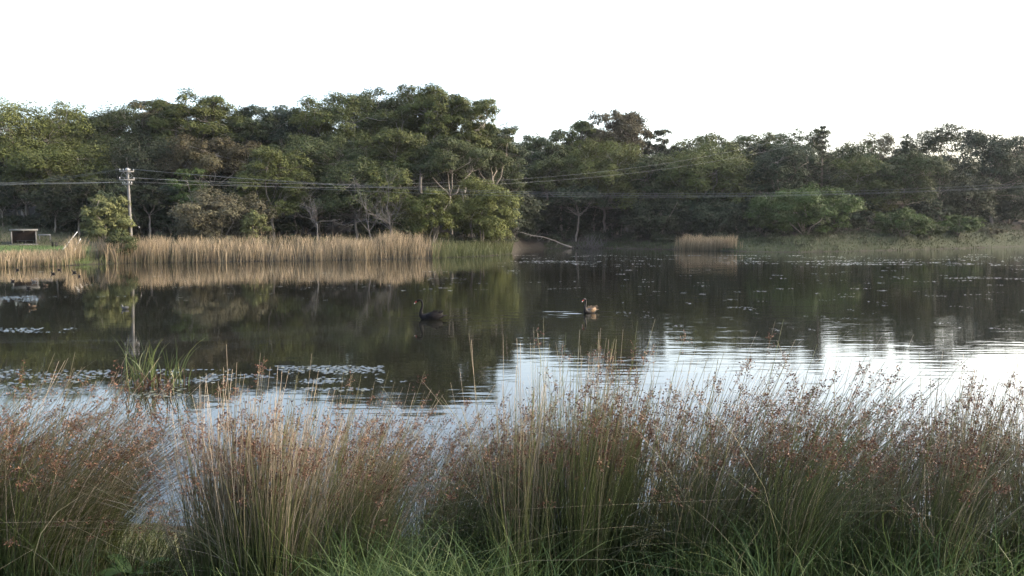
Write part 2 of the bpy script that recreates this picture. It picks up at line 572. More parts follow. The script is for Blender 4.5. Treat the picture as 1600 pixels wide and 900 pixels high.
def tree_meshes(seed, H, W, style, nleaf, L):
    """returns (trunk MB, crown MB) in metres, base at the origin"""
    rng = np.random.default_rng(seed)
    tr, cr = MB(), MB()
    R = W / 2
    lean = rng.normal(0, .03, 2) * H
    r0 = 0.012 * H + 0.05
    if style in ('dome', 'open', 'tall'):
        base_f = {'dome': .14, 'open': .38, 'tall': .40}[style]
        fork = np.array([lean[0], lean[1], H * {'dome': .30, 'open': .42, 'tall': .45}[style]])
        tr.tube(np.vstack([[0, 0, -.4], branch_path(rng, (0, 0, 0), fork, 6, 0, .03)]), np.concatenate([[r0 * 1.5], np.linspace(r0 * 1.2, r0 * .7, 6)]), 7, .5)
        nC = {'dome': 72, 'open': 54, 'tall': 46}[style]
        crf = {'dome': (.20, .34), 'open': (.18, .30), 'tall': (.19, .32)}[style]
        flat = {'dome': .88, 'open': .68, 'tall': .78}[style]
        zc, rz = H * (base_f + 1) / 2, H * (1 - base_f) / 2
        d = sphere_dirs(rng, nC, -.75 if style == 'dome' else -.35)
        inner = rng.uniform(.3, .9, nC)
        cen = np.stack([d[:, 0] * R * inner, d[:, 1] * R * inner, zc + d[:, 2] * rz * inner], 1)
        cen[:, :2] += lean * 1.3
        rad = R * rng.uniform(*crf, nC)
        # keep the heads inside the tree's own outline
        cen[:, 2] = zc + (cen[:, 2] - zc) * (H - zc) / np.sort(cen[:, 2] + rad * flat * .95 - zc)[-5]
        cen[:, 2] = np.minimum(cen[:, 2], H - rad * flat * .95)
        far_ = np.hypot(cen[:, 0] - lean[0] * 1.3, cen[:, 1] - lean[1] * 1.3) + rad
        cen[:, :2] *= np.minimum(1, R / far_)[:, None]
        # limbs
        nl = rng.integers(4, 6)
        la = rng.uniform(0, 6.28) + np.arange(nl) * 6.28 / nl
        tops = np.stack([np.cos(la) * R * .42 + lean[0], np.sin(la) * R * .42 + lean[1], H * rng.uniform(.62, .78, nl)], 1)
        for q in tops:
            tr.tube(branch_path(rng, fork, q, 5, -.05), np.linspace(r0 * .55, r0 * .28, 5), 5, .5)
        for c, r in zip(cen, rad):
            q = tops[np.argmin(np.linalg.norm(tops - c, axis=1))]
            tr.tube(branch_path(rng, q if c[2] > q[2] - .1 * H else fork, c - [0, 0, r * .2], 5, .05, .08), np.linspace(r0 * .28, r0 * .08, 5), 4, .5)
            for _ in range(2):
                e = c + sphere_dirs(rng, 1, 0)[0] * r * .7
                tr.tube(branch_path(rng, c - [0, 0, r * .3], e, 3), np.linspace(r0 * .1, r0 * .04, 3), 3, .5)
        foliage(cr, rng, cen, rad, nleaf, L, flat, .35)
    elif style == 'bush':
        for _ in range(5):
            e = np.array([rng.normal(0, R * .35), rng.normal(0, R * .35), H * rng.uniform(.5, .8)])
            tr.tube(branch_path(rng, (rng.normal(0, .1), rng.normal(0, .1), -.2), e, 5, 0, .06), np.linspace(r0 * .8, r0 * .2, 5), 5, .5)
        nC = 46 if W < H * 1.3 else 80
        d = sphere_dirs(rng, nC, -.85)
        inner = rng.uniform(.4, .82, nC)
        cen = np.stack([d[:, 0] * R * inner, d[:, 1] * R * inner, H * (.45 if W < H * 1.3 else .40) + d[:, 2] * H * .5 * inner], 1)
        rad = min(R, H * .6) * rng.uniform(.24, .38, nC)
        cen[:, 2] = np.clip(cen[:, 2], rad * .5, H - rad * .75)
        foliage(cr, rng, cen, rad, nleaf, L, .75, .25)
    elif style == 'wispy':       # feathery she-oak: drooping branchlets round a straight leader
        top = np.array([lean[0], lean[1], H * .97])
        tr.tube(np.vstack([[0, 0, -.4], branch_path(rng, (0, 0, 0), top, 8, 0, .015)]), np.concatenate([[r0 * 1.2], np.linspace(r0, .03, 8)]), 6, .5)
        nC = 46
        hz = rng.uniform(.16, .97, nC)
        env = R * np.clip(np.sin(np.pi * np.clip(hz, .1, 1) ** 1.25) ** .7 + .12, .1, 1)
        a = rng.uniform(0, 6.28, nC)
        rr = env * rng.uniform(.3, .85, nC)
        cen = np.stack([np.cos(a) * rr + lean[0] * hz, np.sin(a) * rr + lean[1] * hz, hz * H], 1)
        rad = R * rng.uniform(.24, .42, nC)
        cen[:, 2] = np.minimum(cen[:, 2], H - rad * .8)
        for c in cen:
            f = np.array([lean[0] * c[2] / H, lean[1] * c[2] / H, max(c[2] - .5 * np.hypot(c[0], c[1]) - .4, .5)])
            tr.tube(branch_path(rng, f, c, 4, .03), np.linspace(r0 * .25, .02, 4), 3, .5)
        foliage(cr, rng, cen, rad, nleaf, L * 1.25, 1.15, .8, .13, 7, -.8)
    elif style == 'conifer':
        tr.tube([[0, 0, -.4], [0, 0, H * .5], [0, 0, H * .99]], [r0, r0 * .6, .03], 6, .5)
        nw = 15
        P, RR = [], []
        for w in range(nw):
            z = H * (.30 + .68 * w / (nw - 1))
            ln = R * (1.05 - .95 * (w / (nw - 1)))
            for k in range(5):
                a = k * 1.257 + w * .7 + rng.normal(0, .1)
                e = np.array([math.cos(a) * ln, math.sin(a) * ln, z + ln * .28])
                bp = branch_path(rng, (0, 0, z), e, 4, -.05)
                tr.tube(bp, np.linspace(.05, .015, 4), 3, .5)
                P += [bp[1:] * 1.0, (bp[1:] + bp[:-1]) / 2]
                RR += [R * (.20 - .14 * w / (nw - 1))] * 6
        P = np.vstack(P)
        foliage(cr, rng, P, np.array(RR), nleaf, L * .9, .9, -.3, .16, 4, -.6)
    return tr, cr


TINT = dict(olive=(.070, .080, .024), yellow=(.084, .093, .027), dark=(.036, .042, .021), brown=(.066, .057, .029), bright=(.058, .083, .024),  # darker tints lowered so the leaf colour also holds the lower wood's shade
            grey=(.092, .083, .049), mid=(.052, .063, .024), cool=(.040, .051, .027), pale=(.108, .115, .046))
_seed = [100]


def plant_tree(name, px, ytop, wpx, Y, style, tint, label, cat='tree', group=None, bark='bark', dens=1.0, ybase=None):
    top = at_y(px, ytop, Y)
    gz = float(ground_z(top[0], Y))
    H = top[2] - gz
    W = wpx / px_per_m(Y) * (1.3 if style in ('dome', 'open', 'tall', 'wispy') else 1.1)
    area = wpx * (H * px_per_m(Y)) * 0.41
    n = int(min(36000, max(1800, area * {'dome': 4.5, 'open': 4.0, 'tall': 3.8, 'bush': 4.6, 'wispy': 4.0, 'conifer': 2.6}[style])) * dens)
    L = max(0.14, 0.0023 * Y)
    _seed[0] += 1
    tr, cr = tree_meshes(_seed[0], H, W, style, n, L)
    e = empty(name, (top[0], Y, gz))
    tag(e, label, cat, group)
    tr.build('trunk', M[bark], e, True)
    c = cr.build('crown', M['leaf'], e)
    rng = np.random.default_rng(_seed[0] + 9)
    k = rng.uniform(.92, 1.08)
    c.color = (*[v * k for v in TINT[tint]], 1)
    return e


LG = 'gum trees of the wood behind the reeds'
RG = 'trees of the wood across the open water'
HERO = [
    # tall skyline gums, near wood
    ('gum_tree', 35, 153, 190, 124, 'dome', 'yellow', 'broad yellow-green gum crown at the picture edge, above the shelter', LG),
    ('gum_tree', 118, 172, 130, 130, 'open', 'olive', 'olive gum second along the skyline from the yellow-green edge crown', LG),
    ('gum_tree', 190, 163, 150, 134, 'dome', 'mid', 'dense dark-green gum rising straight above the power pole top', LG),
    ('gum_tree', 246, 156, 90, 138, 'tall', 'brown', 'brown-tinged gum poking above the skyline just beyond the power pole', LG),
    ('gum_tree', 305, 147, 120, 130, 'open', 'olive', 'open-topped gum with flat leaf tufts and sky showing between them', LG),
    ('gum_tree', 368, 172, 110, 134, 'open', 'mid', 'lower gum on the skyline between two see-through crowns', LG),
    ('gum_tree', 440, 168, 120, 138, 'open', 'cool', 'thin-topped gum on the skyline above the domed green tree', LG),
    ('gum_tree', 528, 146, 150, 132, 'open', 'olive', 'wide tall gum starting the highest part of the skyline', LG, 'pale_bark'),
    ('gum_tree', 598, 139, 140, 136, 'open', 'mid', 'tall gum in the middle of the highest stretch of skyline', LG),
    ('gum_tree', 655, 133, 120, 130, 'open', 'olive', 'tallest gum with loose airy crown and pale limbs', LG, 'pale_bark'),
    ('gum_tree', 728, 150, 110, 132, 'open', 'olive', 'airy gum with pale bare limbs near the end of the tall wood', LG, 'pale_bark'),
    ('gum_tree', 776, 196, 80, 134, 'tall', 'mid', 'last sloping gum where the tall wood drops to the gap', LG),
    # second row, near wood
    ('gum_tree', 85, 215, 150, 118, 'dome', 'olive', 'low rounded gum in front of the yellow-green edge crown', LG),
    ('gum_tree', 230, 215, 150, 120, 'dome', 'dark', 'dark rounded gum behind the power pole crossarms', LG),
    ('gum_tree', 330, 215, 130, 120, 'tall', 'brown', 'brownish gum with pale forked limbs below the see-through tufts', LG, 'pale_bark'),
    ('gum_tree', 500, 205, 130, 120, 'dome', 'mid', 'dark green gum below the wide tall one, above dead trees', LG),
    ('gum_tree', 610, 205, 120, 120, 'tall', 'olive', 'gum with dark slanting trunk under the tallest crowns', LG),
    ('gum_tree', 705, 215, 120, 118, 'tall', 'mid', 'gum with crooked pale trunk showing beneath the airy crowns', LG, 'pale_bark'),
    # front row, near wood
    ('gum_tree', 425, 228, 112, 108, 'dome', 'olive', 'mid-height domed green tree in front of the skyline gums', LG),
    ('leafy_tree', 300, 262, 60, 110, 'dome', 'bright', 'small bright-green tree peeping out beside the power pole', LG),
    ('leafy_tree', 555, 245, 110, 110, 'dome', 'mid', 'rounded dull-green tree over the twin dead trees', LG),
    ('leafy_tree', 615, 259, 75, 109, 'dome', 'olive', 'narrow rounded tree right behind the bushiest dead tree', LG),
    ('leafy_tree', 672, 276, 84, 108, 'bush', 'yellow', 'low yellow-green tree at the end of the tall reeds', LG),
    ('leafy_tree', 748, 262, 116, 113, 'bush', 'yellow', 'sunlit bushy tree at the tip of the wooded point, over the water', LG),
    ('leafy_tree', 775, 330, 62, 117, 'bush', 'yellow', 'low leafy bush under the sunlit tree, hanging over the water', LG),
    # far wood skyline
    ('gum_tree', 822, 219, 70, 186, 'dome', 'brown', 'brownish tree at the dip between the two woods', RG),
    ('gum_tree', 862, 211, 90, 180, 'open', 'mid', 'first gum of the far wood beyond the dip', RG),
    ('gum_tree', 905, 192, 80, 184, 'open', 'olive', 'flat-topped gum leaning against the tall brown one', RG),
    ('gum_tree', 962, 175, 96, 186, 'tall', 'brown', 'tallest far gum, brownish crown standing out above the rest', RG),
    ('gum_tree', 1024, 203, 52, 190, 'open', 'dark', 'little umbrella-shaped gum beside the tall brown one', RG),
    ('gum_tree', 1085, 210, 90, 190, 'dome', 'olive', 'rounded skyline tree above the large sunlit dome', RG),
    ('gum_tree', 1148, 211, 90, 188, 'dome', 'mid', 'rounded skyline tree between the large dome and the bigger crown', RG),
    ('gum_tree', 1200, 206, 80, 184, 'dome', 'olive', 'lighter rounded crown next to the tree with the narrow spire', RG),
    ('gum_tree', 1255, 201, 80, 176, 'dome', 'mid', 'dark rounded crown touching the narrow spire', RG),
    ('pine_tree', 1286, 197, 62, 160, 'conifer', 'dark', 'narrow pointed conifer with tiered branches on the skyline', RG),
    ('leafy_tree', 1330, 222, 90, 178, 'dome', 'mid', 'low flat stretch of crown just past the conifer', RG),
    ('she_oak', 1376, 207, 62, 182, 'wispy', 'grey', 'feathery grey-brown tree standing alone above the low skyline', RG),
    ('she_oak', 1432, 206, 62, 178, 'wispy', 'dark', 'feathery dark tree, middle of the three wispy tops', RG),
    ('she_oak', 1472, 198, 78, 180, 'wispy', 'dark', 'tallest of the wispy dark tops', RG),
    ('leafy_tree', 1556, 199, 130, 194, 'dome', 'cool', 'large dark tree filling the far corner of the wood', RG),
    # far wood second row
    ('gum_tree', 880, 245, 110, 170, 'tall', 'olive', 'gum with grey trunks standing above the fallen branch', RG),
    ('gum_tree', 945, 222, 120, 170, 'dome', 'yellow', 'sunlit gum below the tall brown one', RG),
    ('gum_tree', 1040, 240, 110, 166, 'dome', 'mid', 'near shoulder of the large sunlit dome', RG),
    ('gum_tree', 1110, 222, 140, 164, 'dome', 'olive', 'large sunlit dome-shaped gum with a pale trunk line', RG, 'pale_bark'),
    ('gum_tree', 1228, 222, 100, 158, 'dome', 'cool', 'steep dark dome in front of the narrow conifer', RG),
    ('leafy_tree', 1345, 246, 100, 162, 'dome', 'olive', 'olive crown behind the low bright-green spreading tree', RG),
    ('leafy_tree', 1420, 236, 110, 160, 'dome', 'mid', 'rounded green tree under the wispy tops', RG),
    ('leafy_tree', 1500, 258, 120, 184, 'bush', 'dark', 'dark bushy tree behind the shore shrubs', RG),
    # far wood front
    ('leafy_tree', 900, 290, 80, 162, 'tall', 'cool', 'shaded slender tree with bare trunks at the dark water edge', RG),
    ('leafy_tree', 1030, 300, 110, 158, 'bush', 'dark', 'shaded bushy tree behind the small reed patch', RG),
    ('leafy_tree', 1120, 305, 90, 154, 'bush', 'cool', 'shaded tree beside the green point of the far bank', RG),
    ('leafy_tree', 1262, 275, 186, 144, 'bush', 'bright', 'low wide bright-green spreading tree on the far bank', RG),
    ('leafy_tree', 1578, 268, 120, 198, 'bush', 'cool', 'dark leafy tree at the far edge behind pale shrubs', RG),
]
for h in HERO:
    name, px, yt, w, Y, st, ti, lab, grp = h[:9]
    plant_tree(name, px, yt, w, Y, st, ti, lab, 'tree', grp, h[9] if len(h) > 9 else 'bark')

# shrubs standing free of the wood
SHRUB = [
    ('leafy_bush', 162, 289, 72, 87, 'bush', 'pale', 'pale olive leafy bush in front of the power pole', 1.2),
    ('leafy_bush', 190, 352, 50, 84.5, 'bush', 'mid', 'dark low bush at the foot of the power pole', 1),
    ('round_bush', 344, 284, 158, 102, 'bush', 'grey', 'big grey-green round bush behind the reeds', 1.2),
    ('small_bush', 398, 322, 44, 100, 'bush', 'pale', 'small yellowish bush against the big grey round bush', 1),
    ('shore_shrub', 1412, 320, 96, 147, 'bush', 'bright', 'rounded green shrub on the far bank', 1.3),
    ('shore_shrub', 1452, 344, 60, 152, 'bush', 'mid', 'small dark shrub between the two green ones', 1),
    ('shore_shrub', 1498, 331, 84, 160, 'bush', 'bright', 'second green shrub with flatter top near the far corner', 1.3),
    ('shore_shrub', 1545, 357, 60, 170, 'bush', 'grey', 'low grey scrubby shrub past the green ones', 1),
]
for nm, px, yt, w, Y, st, ti, lab, dn in SHRUB:
    plant_tree(nm, px, yt, w, Y, st, ti, lab, 'bush', None, 'bark', dn)


# fillers: trees of the wood that the picture does not tell apart
def proto(style, H, W, n, L, tint):
    _seed[0] += 1
    tr, cr = tree_meshes(_seed[0], H, W, style, n, L)
    return tr.mesh('trunk', M['bark'], True), cr.mesh('crown', M['leaf']), H, W, tint


PROTO = [proto('dome', 14, 11, 20000, .30, 'dark'), proto('dome', 14, 11, 20000, .30, 'cool'), proto('dome', 14, 10, 18000, .30, 'mid'), proto('open', 16, 12, 18000, .30, 'dark')]
UNDER = [proto('bush', 7, 8, 14000, .32, 'dark'), proto('bush', 6, 8, 13000, .32, 'cool'), proto('tall', 9, 7, 10000, .32, 'dark')]


PACKED = {}


def filler(ps, x, y, H, rng, name, label, group):
    tm, cm, ph, pw, tint = ps[rng.integers(len(ps))]
    gz = float(ground_z(x, y))
    e = empty(name, (x, y, gz), rng.uniform(0, 6.28))
    s = H / ph
    e.scale = (s * rng.uniform(.9, 1.15), s * rng.uniform(.9, 1.15), s)
    tag(e, label, 'tree', group)
    PACKED.setdefault(group, []).append((x / y, e))
    for nm, me in (('trunk', tm), ('crown', cm)):
        o = bpy.data.objects.new(nm, me); C.objects.link(o); o.parent = e
        k = rng.uniform(.75, 1.2)
        o.color = (*[v * k for v in TINT[tint]], 1)


rng = np.random.default_rng(5)
ROWN = ('low understorey', 'middle-storey', 'taller inner')


def zone_label(p, row, near):
    if near:
        z = 'above the grassy slope and shelter' if p < 130 else 'behind the power pole' if p < 270 else 'behind the big grey round bush' if p < 440 else \
            'behind the three dead trees' if p < 640 else 'inland of the wooded point'
        return '%s tree packed in near wood %s' % (ROWN[row], z), 'packed near-wood trees, %s, %s' % (ROWN[row], z)
    z = 'behind the fallen tree' if p < 960 else 'behind the small reed patch' if p < 1160 else 'behind the low bright-green spreading tree' if p < 1360 else 'behind the shore shrubs'
    return '%s tree packed in far wood %s' % (ROWN[row], z), 'packed far-wood trees, %s, %s' % (ROWN[row], z)


for px in np.linspace(-60, 790, 31):           # near wood
    for row in range(3):
        p = px + rng.uniform(-14, 14)
        u = (p - 800) / F_PX
        Y = max(shore(u) + 26, 112) + row * 12 + rng.uniform(-3, 3)
        top = 290 - row * 42 + rng.uniform(-18, 18)
        if p > 740: Y = max(Y, 128)
        z = at_y(p, top, Y)
        filler(PROTO if row else UNDER + PROTO[:1], u * Y, Y, z[2] - float(ground_z(u * Y, Y)), rng, 'wood_tree', *zone_label(p, row, True))
for px in np.linspace(812, 1660, 31):           # far wood
    for row in range(3):
        p = px + rng.uniform(-14, 14)
        u = (p - 800) / F_PX
        Y = shore(u) + 20 + row * 12 + rng.uniform(-3, 3)
        if p > 1120: Y += 6 + (10 if p > 1380 else 0)
        if p < 1120 and row == 0: Y += 4
        top = 305 - row * 33 + rng.uniform(-16, 16)
        z = at_y(p, top, Y)
        filler(PROTO if row else UNDER + PROTO[:1], u * Y, Y, z[2] - float(ground_z(u * Y, Y)), rng, 'wood_tree', *zone_label(p, row, False))
for p in (838, 856, 872, 890, 908, 926, 944, 1260, 1300):
    u = (p - 800) / F_PX
    Y = shore(u) + rng.uniform(26, 34)
    z = at_y(p, 300 + rng.uniform(-10, 10), Y)
    filler(UNDER[:2], u * Y, Y, z[2] - float(ground_z(u * Y, Y)), rng, 'wood_tree', *zone_label(p, 0, False))

ORD = 'first second third fourth fifth sixth seventh eighth ninth tenth eleventh twelfth thirteenth fourteenth fifteenth sixteenth'.split()
for lst in PACKED.values():                     # tell the members of each group apart by their order across the view
    for k, (_, e) in enumerate(sorted(lst, key=lambda q: q[0])):
        e['label'] = ORD[k] + '-from-left ' + e['label']

# undergrowth: dark scrub on the wood floor that nobody could count
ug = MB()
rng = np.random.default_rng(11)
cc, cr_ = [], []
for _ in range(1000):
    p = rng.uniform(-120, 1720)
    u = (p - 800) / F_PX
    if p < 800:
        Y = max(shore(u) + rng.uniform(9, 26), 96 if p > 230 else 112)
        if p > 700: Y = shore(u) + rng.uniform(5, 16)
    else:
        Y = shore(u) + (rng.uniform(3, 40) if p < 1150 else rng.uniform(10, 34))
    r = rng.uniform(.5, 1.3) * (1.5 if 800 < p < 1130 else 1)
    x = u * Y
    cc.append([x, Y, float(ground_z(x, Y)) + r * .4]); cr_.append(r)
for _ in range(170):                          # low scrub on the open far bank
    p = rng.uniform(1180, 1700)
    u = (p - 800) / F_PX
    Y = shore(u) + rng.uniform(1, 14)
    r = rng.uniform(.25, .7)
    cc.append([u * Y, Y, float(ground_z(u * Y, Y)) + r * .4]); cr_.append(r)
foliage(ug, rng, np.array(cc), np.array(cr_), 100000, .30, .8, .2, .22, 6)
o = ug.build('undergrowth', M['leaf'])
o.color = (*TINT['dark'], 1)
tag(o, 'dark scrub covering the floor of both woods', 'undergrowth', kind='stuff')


# dead trees
def dead_tree(px, ytop, Y, spread, lean_px, label, seed, forks=4):
    top = at_y(px, ytop, Y)
    bx = at_y(px + lean_px, 360, Y)[0]
    gz = float(ground_z(bx, Y))
    H = top[2] - gz
    r = np.random.default_rng(seed)
    e = empty('dead_tree', (bx, Y, gz))
    tag(e, label, 'dead tree')
    t, b = MB(), MB()
    tip = np.array([top[0] - bx, 0, H])
    k = .48
    tp = branch_path(r, (0, 0, -.3), tip * k, 6, 0, .02)
    t.tube(tp, np.linspace(.11, .06, 6), 6, .5)
    def grow(a, d, L, rad, depth):
        bpt = a + d * L
        P = branch_path(r, a, bpt, 4, 0, .06)
        b.tube(P, np.linspace(rad, rad * .5, 4), 4, .5)
        if depth:
            for _ in range(r.integers(2, 4)):
                nd = unit(d + r.normal(0, .55, 3) * [1, 1, .6] + [0, 0, .08])
                grow(P[r.integers(1, 4)], nd, L * r.uniform(.45, .75), rad * .55, depth - 1)
    for i in range(forks):
        a = tp[r.integers(3, 6)] if i else tp[-1]
        d = unit((tip - a) / H + r.normal(0, 1, 3) * [spread, spread, .2]) if i else unit(tip - a)
        grow(a, d, H * r.uniform(.3, .5), .048, 3)
    t.build('trunk', M['dead_wood'], e, True)
    tag(b.build('branches', M['dead_wood'], e, True), kind='stuff')


dead_tree(488, 305, 101, .55, 12, 'bare grey dead tree with fanned branches, leftmost of the three', 41, 6)
dead_tree(560, 292, 102, .5, 24, 'bare leaning dead tree with pale trunk, middle of the three', 42, 5)
dead_tree(606, 286, 104, .7, 4, 'twiggy dead tree beneath the wires, rightmost of the three', 43, 9)
dead_tree(180, 262, 112, .5, 24, 'bare slanting dead limb tree behind the pole and crossarms', 44, 4)

# fallen branch reaching out of the wooded point, and the brush pile
e = empty('fallen_tree', tuple(at_y(889, 385.5, 151)))
tag(e, 'pale bare fallen tree lying slantwise into the water at the dark gap', 'fallen tree')
base = np.array(e.location)
P = np.array([at_y(x, y, yy) for x, y, yy in ((893, 387, 151), (880, 382.5, 150), (866, 376, 148), (848, 370, 146), (832, 368, 144), (818, 364, 142), (806, 361.5, 140))]) - base
m = MB(); m.tube(P, [.24, .15, .095, .075, .062, .05, .025], 7, .5); m.build('trunk', M['dead_wood'], e, True)
m = MB()
for (x0, y0, x1, y1) in ((848, 370, 836, 381), (872, 379, 867, 387), (830, 368, 823, 374), (860, 374, 855, 381), (838, 369, 843, 376)):
    m.tube(branch_path(np.random.default_rng(x0), at_y(x0, y0, 146) - base, at_y(x1, y1, 145.5) - base, 4), [.05, .04, .03, .02], 4, .5)
m.build('branches', M['dead_wood'], e, True)
r = np.random.default_rng(77)
b0 = at_y(925, 386, 153); b0[2] = float(ground_z(b0[0], 153))
e = empty('brush_pile', tuple(b0)); tag(e, 'grey tangle of dead twigs on the shaded far shore', 'brush')
m = MB()
for _ in range(90):
    d = unit(r.normal(0, 1, 3) * [.8, .5, .6] + [0, 0, .8])
    a = np.array([r.normal(0, 1.3), r.normal(0, .6), -.1])
    m.tube(branch_path(r, a, a + d * r.uniform(1.2, 3.6), 4, 0, .1), [.05, .04, .03, .015], 3, .5)
tag(m.build('twigs', M['dead_wood'], e), kind='stuff')

# ------------------------------------------------------------------ reed beds and bank grasses
def blades(mb, rng, x, y, hgt, wid, bend, var_lo, var_hi, k=5, lean=(0.1, 0), jit=.12, zoff=None):
    n = len(x)
    z = np.maximum(ground_z(x, y), -.15) if zoff is None else zoff
    a = rng.uniform(0, 6.28, n)
    t = np.linspace(0, 1, k)[None]
    b = bend * rng.uniform(.2, 1.6, n)
    lx = lean[0] + jit * rng.normal(0, 1, n); ly = lean[1] + jit * rng.normal(0, 1, n)
    P = np.stack([x[:, None] + hgt[:, None] * (lx[:, None] * t + (np.cos(a) * b)[:, None] * t ** 2.5),
                  y[:, None] + hgt[:, None] * (ly[:, None] * t + (np.sin(a) * b)[:, None] * t ** 2.5),
                  z[:, None] + hgt[:, None] * (t - .45 * b[:, None] * t ** 3)], -1)
    s = rng.uniform(0, math.pi, n)
    side = np.stack([np.cos(s), np.sin(s), 0 * s], 1)
    W = wid[:, None] * np.clip(1.15 - t ** 2.2, .08, 1)
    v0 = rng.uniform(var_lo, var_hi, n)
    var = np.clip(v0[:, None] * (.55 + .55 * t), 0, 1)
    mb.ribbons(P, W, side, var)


rng = np.random.default_rng(21)
# tall dry cattails along the near-wood shore
m = MB()
n = 10000
px = np.where(rng.random(n) < .985, rng.uniform(232, 664, n), rng.uniform(655, 690, n)) + rng.normal(0, 5, n)
u = (px - 800) / F_PX
dep = np.where(rng.random(n) < .04, rng.uniform(-2.0, 0, n), rng.uniform(-.5, 4.5, n))
y = shore(u) + dep
x = u * y
clump = .6 * vnoise(x, y * 1.5, 1.6, 5) + .4 * vnoise(x, y, .6, 2)
keep = clump + rng.normal(0, .12, n) > .40
x, y, u, px, clump = x[keep], y[keep], u[keep], px[keep], clump[keep]
hh = (1.38 + .72 * vnoise(x, y, 3.0, 6) + .5 * vnoise(x, y, .7, 4) + rng.normal(0, .24, len(x))) * np.where(px > 590, 1.12, 1)
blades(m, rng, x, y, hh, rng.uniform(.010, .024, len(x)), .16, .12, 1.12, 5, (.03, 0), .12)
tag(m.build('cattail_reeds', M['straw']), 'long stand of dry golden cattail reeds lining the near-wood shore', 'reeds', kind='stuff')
# shorter, broken, greener reeds towards the lawn
m = MB()
n = 5200
px = rng.uniform(-60, 262, n)
u = (px - 800) / F_PX
y = shore(u) + rng.uniform(-.5, 3.6, n); x = u * y
keep = vnoise(x, y * .6, 2.1, 8) + rng.normal(0, .09, n) > .42
x, y, px = x[keep], y[keep], px[keep]
hh = (1.35 + .5 * vnoise(x, y, 2.0, 6) + rng.normal(0, .2, len(x))) * np.where(px > 105, 1.25, .62)
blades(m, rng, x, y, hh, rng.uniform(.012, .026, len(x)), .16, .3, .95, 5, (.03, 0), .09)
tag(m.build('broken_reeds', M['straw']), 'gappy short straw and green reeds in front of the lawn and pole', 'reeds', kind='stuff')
# green sedge skirt on the point
m = MB()
n = 5200
px = np.concatenate([rng.uniform(676, 801, 3400), rng.uniform(-60, 300, 1800)])
u = (px - 800) / F_PX
y = shore(u) + rng.uniform(-.4, 4.5, n); x = u * y
hh = np.where(px > 600, rng.uniform(.9, 1.75, n), rng.uniform(.45, .95, n)) * (.7 + .5 * vnoise(x, y, 1.5, 3))
blades(m, rng, x, y, hh, rng.uniform(.012, .028, n), .3, .25, 1.0, 4, (.02, 0), .15)
tag(m.build('shore_sedge', M['sedge']), 'green sedge skirting the wooded point and lawn edge', 'sedge', kind='stuff')
# small reed patch in front of the far wood
m = MB()
n = 1500
px = rng.uniform(1062, 1146, n) + rng.normal(0, 5, n)
u = (px - 800) / F_PX
y = 136 + rng.uniform(-1.2, 2.2, n) - 3 * np.clip((px - 1100) / 50, -1, 1); y = np.minimum(y, shore(u) + 1.5); x = u * y
blades(m, rng, x, y, 2.4 - .7 * np.clip(np.abs(px - 1104) / 46 - .75, 0, 1) + .8 * (vnoise(x, y, 1.1, 2) - .4) + rng.normal(0, .22, n), rng.uniform(.012, .028, n), .12, .3, 1.1, 5, (.02, 0), .06, zoff=np.full(n, -.1))
tag(m.build('reed_patch', M['straw']), 'small square patch of dry reeds standing off the far shore', 'reeds', kind='stuff')
# grasses of the far bank
m = MB()
n = 16000
px = np.concatenate([rng.uniform(1130, 1720, 12500), rng.uniform(850, 1130, 3500)])
u = (px - 800) / F_PX
y = shore(u) + rng.uniform(-.3, 16, n) * np.where(px > 1130, 1, .35); x = u * y
patchy = vnoise(x, y, 5, 9)
hh = rng.uniform(.35, .9, n) * (.5 + .9 * patchy) * np.where(px > 1265, .62, .85)
blades(m, rng, x, y, hh, rng.uniform(.02, .045, n), .4, np.where(px < 1265, .35, .1), np.where(px < 1265, .75, 1.1), 4, (.02, 0), .25)
tag(m.build('bank_grass', M['far_grass']), 'rough green and straw grass covering the far bank', 'grass', kind='stuff')
# grass on the slope and lawn round the shelter
m = MB()
n = 7000
px = rng.uniform(-80, 240, n); u = (px - 800) / F_PX
y = shore(u) + rng.uniform(5, 42, n); x = u * y
lawn_ = y - shore(u) < 21
hh = np.where(lawn_, rng.uniform(.04, .12, n), rng.uniform(.2, .55, n))
blades(m, rng, x, y, hh, rng.uniform(.015, .04, n), .4, .25, np.where(lawn_, .7, .95), 3, (.02, 0), .25)
tag(m.build('slope_grass', M['far_grass']), 'rough grass on the slope round the open shelter', 'grass', kind='stuff')


